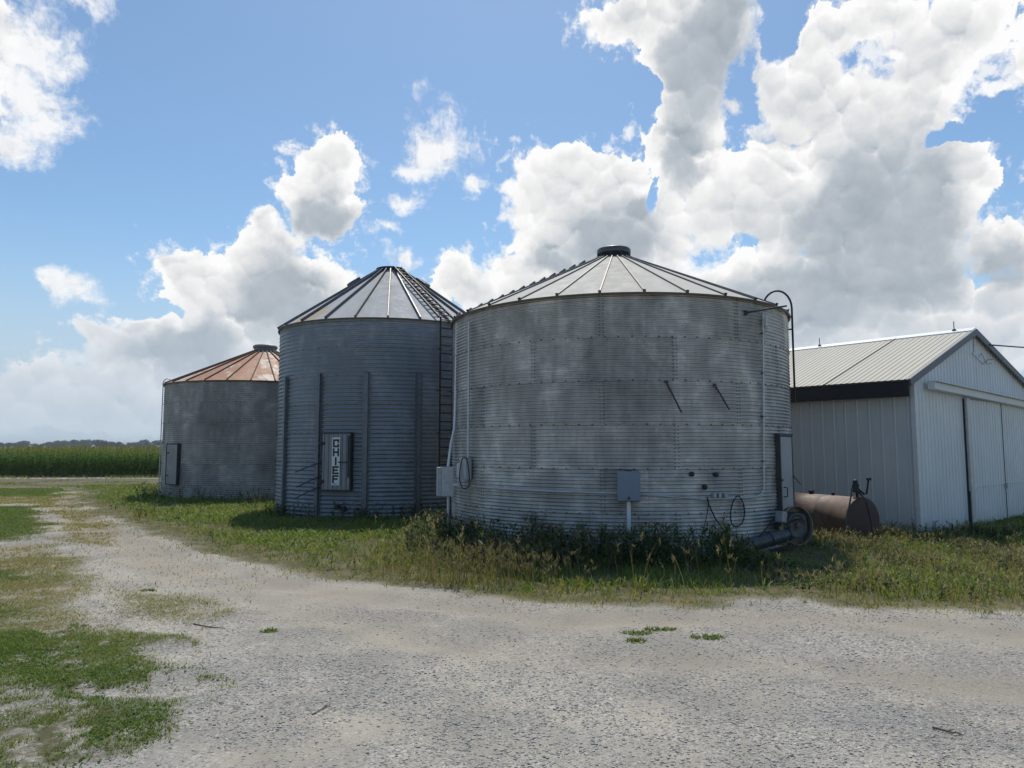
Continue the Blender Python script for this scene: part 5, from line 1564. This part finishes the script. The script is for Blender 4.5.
# the dark clump by the shed door
weed_mass(420, (8.8, 12.2), (15.3, 17.4), lambda x, y: 0.40 + 0.3 * fbm(x, y, 0.9, 3, 107), lambda x, y: np.exp(-((x - 10.6) / 1.0) ** 2 - ((y - 16.3) / 0.8) ** 2), 0.03, tint0=0.3)
weed_mass(2600, (-16, 3.5), (11.5, 30), lambda x, y: 0.22 + 0.2 * fbm(x, y, 0.9, 3, 108), lambda x, y: (poly_sd(x, y, VERGE) > 0.4) * sstep(0.5, 0.65, fbm(x, y, 0.6, 3, 109)) * 0.6, 0.05, tint0=0.6)
# single tall stalks of dry seed grass
def stalks(n_, xr, yr, prob, h0, h1, tn=0.97):
    x, y = scatter(n_, xr[0], xr[1], yr[0], yr[1])
    ok = outside_bins(x, y, 0.1) & (RNG.random(n_) < prob(x, y)) & (poly_sd(x, y, VERGE) > 0.1)
    x, y = x[ok], y[ok]; n = len(x); z = surf(x, y)
    h = (h0 + (h1 - h0) * RNG.random(n) ** 1.5) * low(x, y)
    T_.add(*blades(x, y, z, h, 0.007 + 0.004 * RNG.random(n), 0.08 + 0.25 * RNG.random(n), np.clip(tn - 0.10 * RNG.random(n), 0, 1)))
    k = 6
    hx = np.repeat(x, k) + RNG.normal(0, 0.012, n * k); hy = np.repeat(y, k) + RNG.normal(0, 0.012, n * k)
    hz = np.repeat(z + h * 0.80, k) + RNG.random(n * k) * np.repeat(h, k) * 0.14
    T_.add(*blades(hx, hy, hz, 0.04 + 0.06 * RNG.random(n * k), 0.008 + 0.008 * RNG.random(n * k), 0.3 + 0.7 * RNG.random(n * k), np.clip(tn - 0.08 * RNG.random(n * k), 0, 1)))
stalks(700, (-2.5, 7), (9.2, 13.8), lambda x, y: sstep(0.42, 0.6, fbm(x, y, 0.9, 3, 111)), 0.30, 0.85)
stalks(1500, (-2.2, 1.2), (10.0, 12.6), lambda x, y: np.exp(-((x + 0.4) / 1.0) ** 2), 0.25, 0.55, 0.95)
stalks(1500, (4, 13), (8.6, 16.5), lambda x, y: sstep(0.42, 0.6, fbm(x, y, 0.8, 3, 112)), 0.25, 0.6)
stalks(500, (-14, -1), (17.5, 28), lambda x, y: np.maximum(np.exp(-(ring_d(B2, x, y) / 0.8) ** 2), np.exp(-(ring_d(B3, x, y) / 0.8) ** 2)), 0.35, 0.9)
o = T_.build('weeds', M['weed']); tag(o, 'tall dark weeds with pale seed heads along the bin and shed walls', None, None, 'stuff')

# small tufts standing alone in the gravel
for i, (px, py) in enumerate(TUFTS):
    gxp, gyp = on_ground(px, py)
    n = 170 if i < 3 else 110
    rr = np.sqrt(RNG.random(n)); qq = RNG.random(n) * 6.283
    x = rr * np.cos(qq) * (0.17 if i < 3 else 0.10); y = rr * np.sin(qq) * 0.07
    V, F_, C_, Tt = blades(x, y, np.full(n, -0.005), 0.02 + 0.035 * RNG.random(n), 0.010 + 0.006 * RNG.random(n), 0.4 + 0.8 * RNG.random(n), np.clip(0.42 + 0.22 * RNG.normal(0, 1, n), 0, 1))
    o = np_mesh('grass_tuft', V, F_, C_, M['grass'], {'tint': Tt})
    o.location = (gxp, gyp, float(surf(np.array([gxp]), np.array([gyp]))[0]))
    lab = ['low flat green grass tuft in gravel, first of a row of three', 'widest green grass tuft in the gravel below the wide bin', 'green grass tuft in gravel below the electrical box pipe, easternmost of the row',
           'thin grass tuft just in front of the row of three tufts', 'small dark tuft alone in the middle of the gravel drive', 'small grass tuft on the worn track before the blue grey bin'][i]
    tag(o, lab, 'grass tuft', 'grass tufts in the gravel')

# sticks on the drive
M['twig'] = plain('dry_twig', (0.12, 0.085, 0.06), 0.85, 0.0, 0.3)
for (pa_, pb2, lab, r_) in (((193, 625), (225, 629), 'dry stick lying on the gravel beside the green lawn patch', 0.007), ((312, 714), (331, 703), 'thin reddish twig lying on the open gravel', 0.005), ((933, 731), (962, 737), 'bent brown stick lying on gravel in the near corner', 0.008)):
    a_ = on_ground(*pa_); b_ = on_ground(*pb2)
    c_ = ((a_[0] + b_[0]) / 2, (a_[1] + b_[1]) / 2)
    zz = float(surf(np.array([c_[0]]), np.array([c_[1]]))[0])
    m = MB(); pts = []
    for i in range(7):
        f = i / 6
        pts.append(Vector((a_[0] + (b_[0] - a_[0]) * f - c_[0], a_[1] + (b_[1] - a_[1]) * f - c_[1] + random.uniform(-0.012, 0.012), r_ * 0.9 + random.uniform(0, 0.008))))
    m.tube(pts, [r_ * (1.1 - 0.6 * i / 6) for i in range(7)], 6)
    d_ = (pts[4] - pts[2]).normalized()
    m.tube([pts[3], pts[3] + d_ * 0.06 + Vector((0.01, 0.05, 0.01))], [r_ * 0.6, r_ * 0.3], 5)
    o = m.build('stick', M['twig']); o.location = (c_[0], c_[1], zz)
    tag(o, lab, 'stick')

# ------------------------------------------------------------------ corn
def corn_plant(seed):
    g = np.random.default_rng(seed)
    V = []; F = []; C = []; T = []; n0 = 0
    H = 2.25
    def strip(pts, ws, side, tint):
        nonlocal n0
        k = len(pts)
        for p, w in zip(pts, ws):
            V.append(p - side * w); V.append(p + side * w); T.extend((tint, tint))
        for i in range(k - 1):
            F.extend((n0 + 2 * i, n0 + 2 * i + 1, n0 + 2 * i + 3, n0 + 2 * i + 2)); C.append(4)
        n0 += 2 * k
    for q in (0, 1.57):
        sd = np.array([math.cos(q), math.sin(q), 0])
        strip([np.array([0, 0, z]) for z in (-0.05, 1.0, 2.0)], (0.014, 0.012, 0.007), sd, 0.35)
    q = g.random() * 6.28
    for i in range(13):
        z0 = 0.35 + 1.45 * i / 12; q += math.pi + g.normal(0, 0.35)
        L = (0.75 if 2 < i < 10 else 0.5) * (0.85 + 0.3 * g.random())
        d = np.array([math.cos(q), math.sin(q), 0]); sd = np.array([-d[1], d[0], 0])
        pts = []
        for f in (0, 0.3, 0.6, 0.85, 1.0):
            rise = L * (0.62 * f - 0.95 * f * f * (0.6 + 0.5 * (12 - i) / 12))
            pts.append(np.array([0, 0, z0]) + d * L * 0.72 * f + np.array([0, 0, rise]))
        strip(pts, (0.02, 0.042, 0.038, 0.022, 0.002), sd + np.array([0, 0, 0.25 * g.normal()]), float(np.clip(0.5 + 0.2 * g.normal(), 0.05, 0.84)))
    for i in range(7):                                            # tassel
        q = g.random() * 6.28; d = np.array([math.cos(q), math.sin(q), 0]); sp = 0.0 if i == 0 else 0.12
        strip([np.array([0, 0, 2.0]), np.array([0, 0, 2.12]) + d * sp * 0.5, np.array([0, 0, H]) + d * sp], (0.006, 0.012, 0.006), np.array([-d[1], d[0], 0]), 0.87 + 0.03 * g.random())
    for i in range(2):                                            # ears
        q = g.random() * 6.28; d = np.array([math.cos(q), math.sin(q), 0])
        strip([np.array([0, 0, 0.95 + 0.2 * i]), np.array([0, 0, 1.1 + 0.2 * i]) + d * 0.08, np.array([0, 0, 1.22 + 0.2 * i]) + d * 0.1], (0.02, 0.035, 0.01), np.array([-d[1], d[0], 0]), 0.75)
    return np.array(V), np.array(F), np.array(C), np.array(T)
protos = [corn_plant(s) for s in range(6)]
meshes = []
for i, (V, F_, C_, Tt) in enumerate(protos):
    o = np_mesh('corn_plant', V, F_, C_, M['corn'], {'tint': Tt})
    meshes.append(o)
used = set(); cnt = 0
CORN_LABEL = 'green tasselled corn plant in the front rows of the cornfield'
for row in range(4):
    for i in range(75):
        xx = -39.6 + i * 0.178 + random.uniform(-0.04, 0.04) + (0.09 if row % 2 else 0); yy = 53.6 + row * 0.76 + random.uniform(-0.05, 0.05)
        k = random.randrange(6)
        if k in used:
            o = meshes[k].copy(); COL.objects.link(o)
        else:
            o = meshes[k]; used.add(k)
        o.location = (xx, yy, gz(xx, yy) - 0.05 + random.uniform(-0.05, 0.05))
        s_ = random.uniform(0.88, 1.08)
        o.scale = (1, 1, s_); o.rotation_euler = (random.uniform(-.04, .04), random.uniform(-.04, .04), random.uniform(0, 6.28))
        tag(o, CORN_LABEL, 'corn plant', 'corn plants along the front edge of the field'); cnt += 1
T_ = Tuft()
def corn_rows(x0, x1, rows, dx):
    for yy in rows:
        xs = np.arange(x0, x1, dx); xs = xs + RNG.normal(0, 0.05, len(xs))
        for k in range(6):
            sel = xs[RNG.integers(0, 6, len(xs)) == k] if False else xs[k::6]
            V, F_, C_, Tt = protos[k]
            n = len(sel); q = RNG.random(n) * 6.28
            sc = 0.86 + 0.18 * RNG.random(n)
            c_, s_ = np.cos(q)[:, None], np.sin(q)[:, None]
            W = np.stack([V[None, :, 0] * c_ - V[None, :, 1] * s_ + sel[:, None], V[None, :, 0] * s_ + V[None, :, 1] * c_ + yy, V[None, :, 2] * sc[:, None] + (-0.42 + 0.04 * RNG.normal(0, 1, n))[:, None]], -1).reshape(-1, 3)
            FF = (F_[None] + (np.arange(n) * len(V))[:, None]).ravel()
            T_.add(W, FF, np.tile(C_, n), np.tile(Tt, n))
corn_rows(-95, -39.8, 53.6 + 0.76 * np.arange(4), 0.2)
corn_rows(-26.1, 8, 53.6 + 0.76 * np.arange(4), 0.2)
corn_rows(-95, 8, 56.7 + 0.9 * np.arange(5), 0.26)
corn_rows(-110, 8, 61.5 + 2.2 * np.arange(9), 0.5)
o = T_.build('cornfield', M['corn']); tag(o, 'dense green cornfield stretching back to the horizon', None, None, 'stuff')

# ------------------------------------------------------------------ trees on the horizon
M['far_leaf'] = leaf_mat('tree_leaves', [(0.0, (0.03, 0.05, 0.02)), (0.5, (0.05, 0.08, 0.03)), (1.0, (0.085, 0.115, 0.045))], trans=0.2)
M['bark'] = plain('bark', (0.10, 0.08, 0.06), 0.9, 0.0, 0.3)
def tree_meshes(seed, wide):
    g = np.random.default_rng(seed)
    blobs = [(g.normal(0, wide * 0.45), g.normal(0, wide * 0.45), 1.6 + 4.2 * g.random(), 1.2 + 1.2 * g.random()) for _ in range(9)]
    n = 1500
    idx_ = g.integers(0, 9, n)
    u = g.normal(0, 1, (n, 3)); u /= np.linalg.norm(u, axis=1)[:, None]
    bl = np.array(blobs)[idx_]
    rr = bl[:, 3] * (0.55 + 0.5 * g.random(n))
    c = bl[:, :3] + u * rr[:, None] * np.array([1.15, 1.15, 0.8])
    a = g.normal(0, 1, (n, 3)); a /= np.linalg.norm(a, axis=1)[:, None]
    b_ = np.cross(a, g.normal(0, 1, (n, 3))); b_ /= np.linalg.norm(b_, axis=1)[:, None]
    s = 0.28 + 0.3 * g.random(n)
    V = np.stack([c + a * s[:, None], c + b_ * s[:, None] * 0.7, c - a * s[:, None], c - b_ * s[:, None] * 0.7], 1).reshape(-1, 3)
    F_ = np.arange(n * 4); tint = np.repeat(np.clip(0.5 + 0.25 * g.normal(0, 1, n), 0, 1), 4)
    return V, F_, tint, blobs
tprot = []
for k in range(4):
    V, F_, tint, blobs = tree_meshes(200 + k, 3.2 + 0.6 * k)
    me_o = np_mesh('crown', V, F_, np.full(len(F_) // 4, 4), M['far_leaf'], {'tint': tint})
    m = MB(); m.tube([(0, 0, -0.5), (0.05, 0, 2.0), (0.1, 0.05, 4.2), (0.1, 0.1, 5.5)], [0.34, 0.26, 0.2, 0.08], 8)
    for bx, by, bz, br in blobs[:5]:
        m.tube([(0.05, 0, 2.4), (bx * 0.5, by * 0.5, 3.4), (bx, by, bz)], [0.16, 0.11, 0.04], 6)
    tr_o = m.build('trunk', M['bark'])
    tprot.append((me_o, tr_o))
usedt = set()
TL = {0: 'rounded green tree in the far treeline beyond the cornfield'}
xs_t = [(-75, 8, 1.0), (-60, 1, 0.9), (2, -40, 0.8)]
i = 0
for px in [-60, -48, -37, -24, -12, 0, 9, 17, 26, 34, 41, 49, 56, 64, 71, 77, 84, 90, 96, 103, 109, 115, 121, 127, 133, 139, 145, 151, 157, 164, 172, 181, 190]:
    k = random.randrange(4); dist = random.uniform(560, 760)
    p = at(px + random.uniform(-2, 2), 446, dist)
    root = empty('tree', (p.x, p.y, -0.5), random.uniform(0, 6.28))
    dens = 1.0 if 60 < px < 160 else 0.85
    sc = random.uniform(0.68, 1.22) * dist / 640 * dens * (1.22 if px in (9, 17, 41) else 1.0) * 1.0
    root.scale = (sc * 1.25, sc * 1.25, sc * 1.0)
    for q in tprot[k]:
        if (k, q.name) in usedt or False:
            c_ = q.copy(); COL.objects.link(c_)
        else:
            c_ = q; usedt.add((k, q.name))
        c_.parent = root
    tag(root, 'rounded green tree in the hazy treeline beyond the cornfield', 'tree', 'trees along the horizon')
# ------------------------------------------------------------------ summer haze
hm = bpy.data.materials.new('haze_air'); hm.use_nodes = True
ht = NT(hm.node_tree); ht.n.clear()
ho = ht.new('ShaderNodeOutputMaterial'); hv_ = ht.new('ShaderNodeVolumePrincipled')
hv_.inputs['Color'].default_value = (0.86, 0.93, 1.0, 1); hv_.inputs['Density'].default_value = 0.00032; hv_.inputs['Anisotropy'].default_value = 0.0
ht.l.new(hv_.outputs[0], ho.inputs['Volume'])
m = MB(); m.box((0, 1500, 5.0), (6200, 9200, 16.0))
hz_o = m.build('haze', hm); tag(hz_o, 'thin bright summer haze over the far field', None, None, 'stuff')
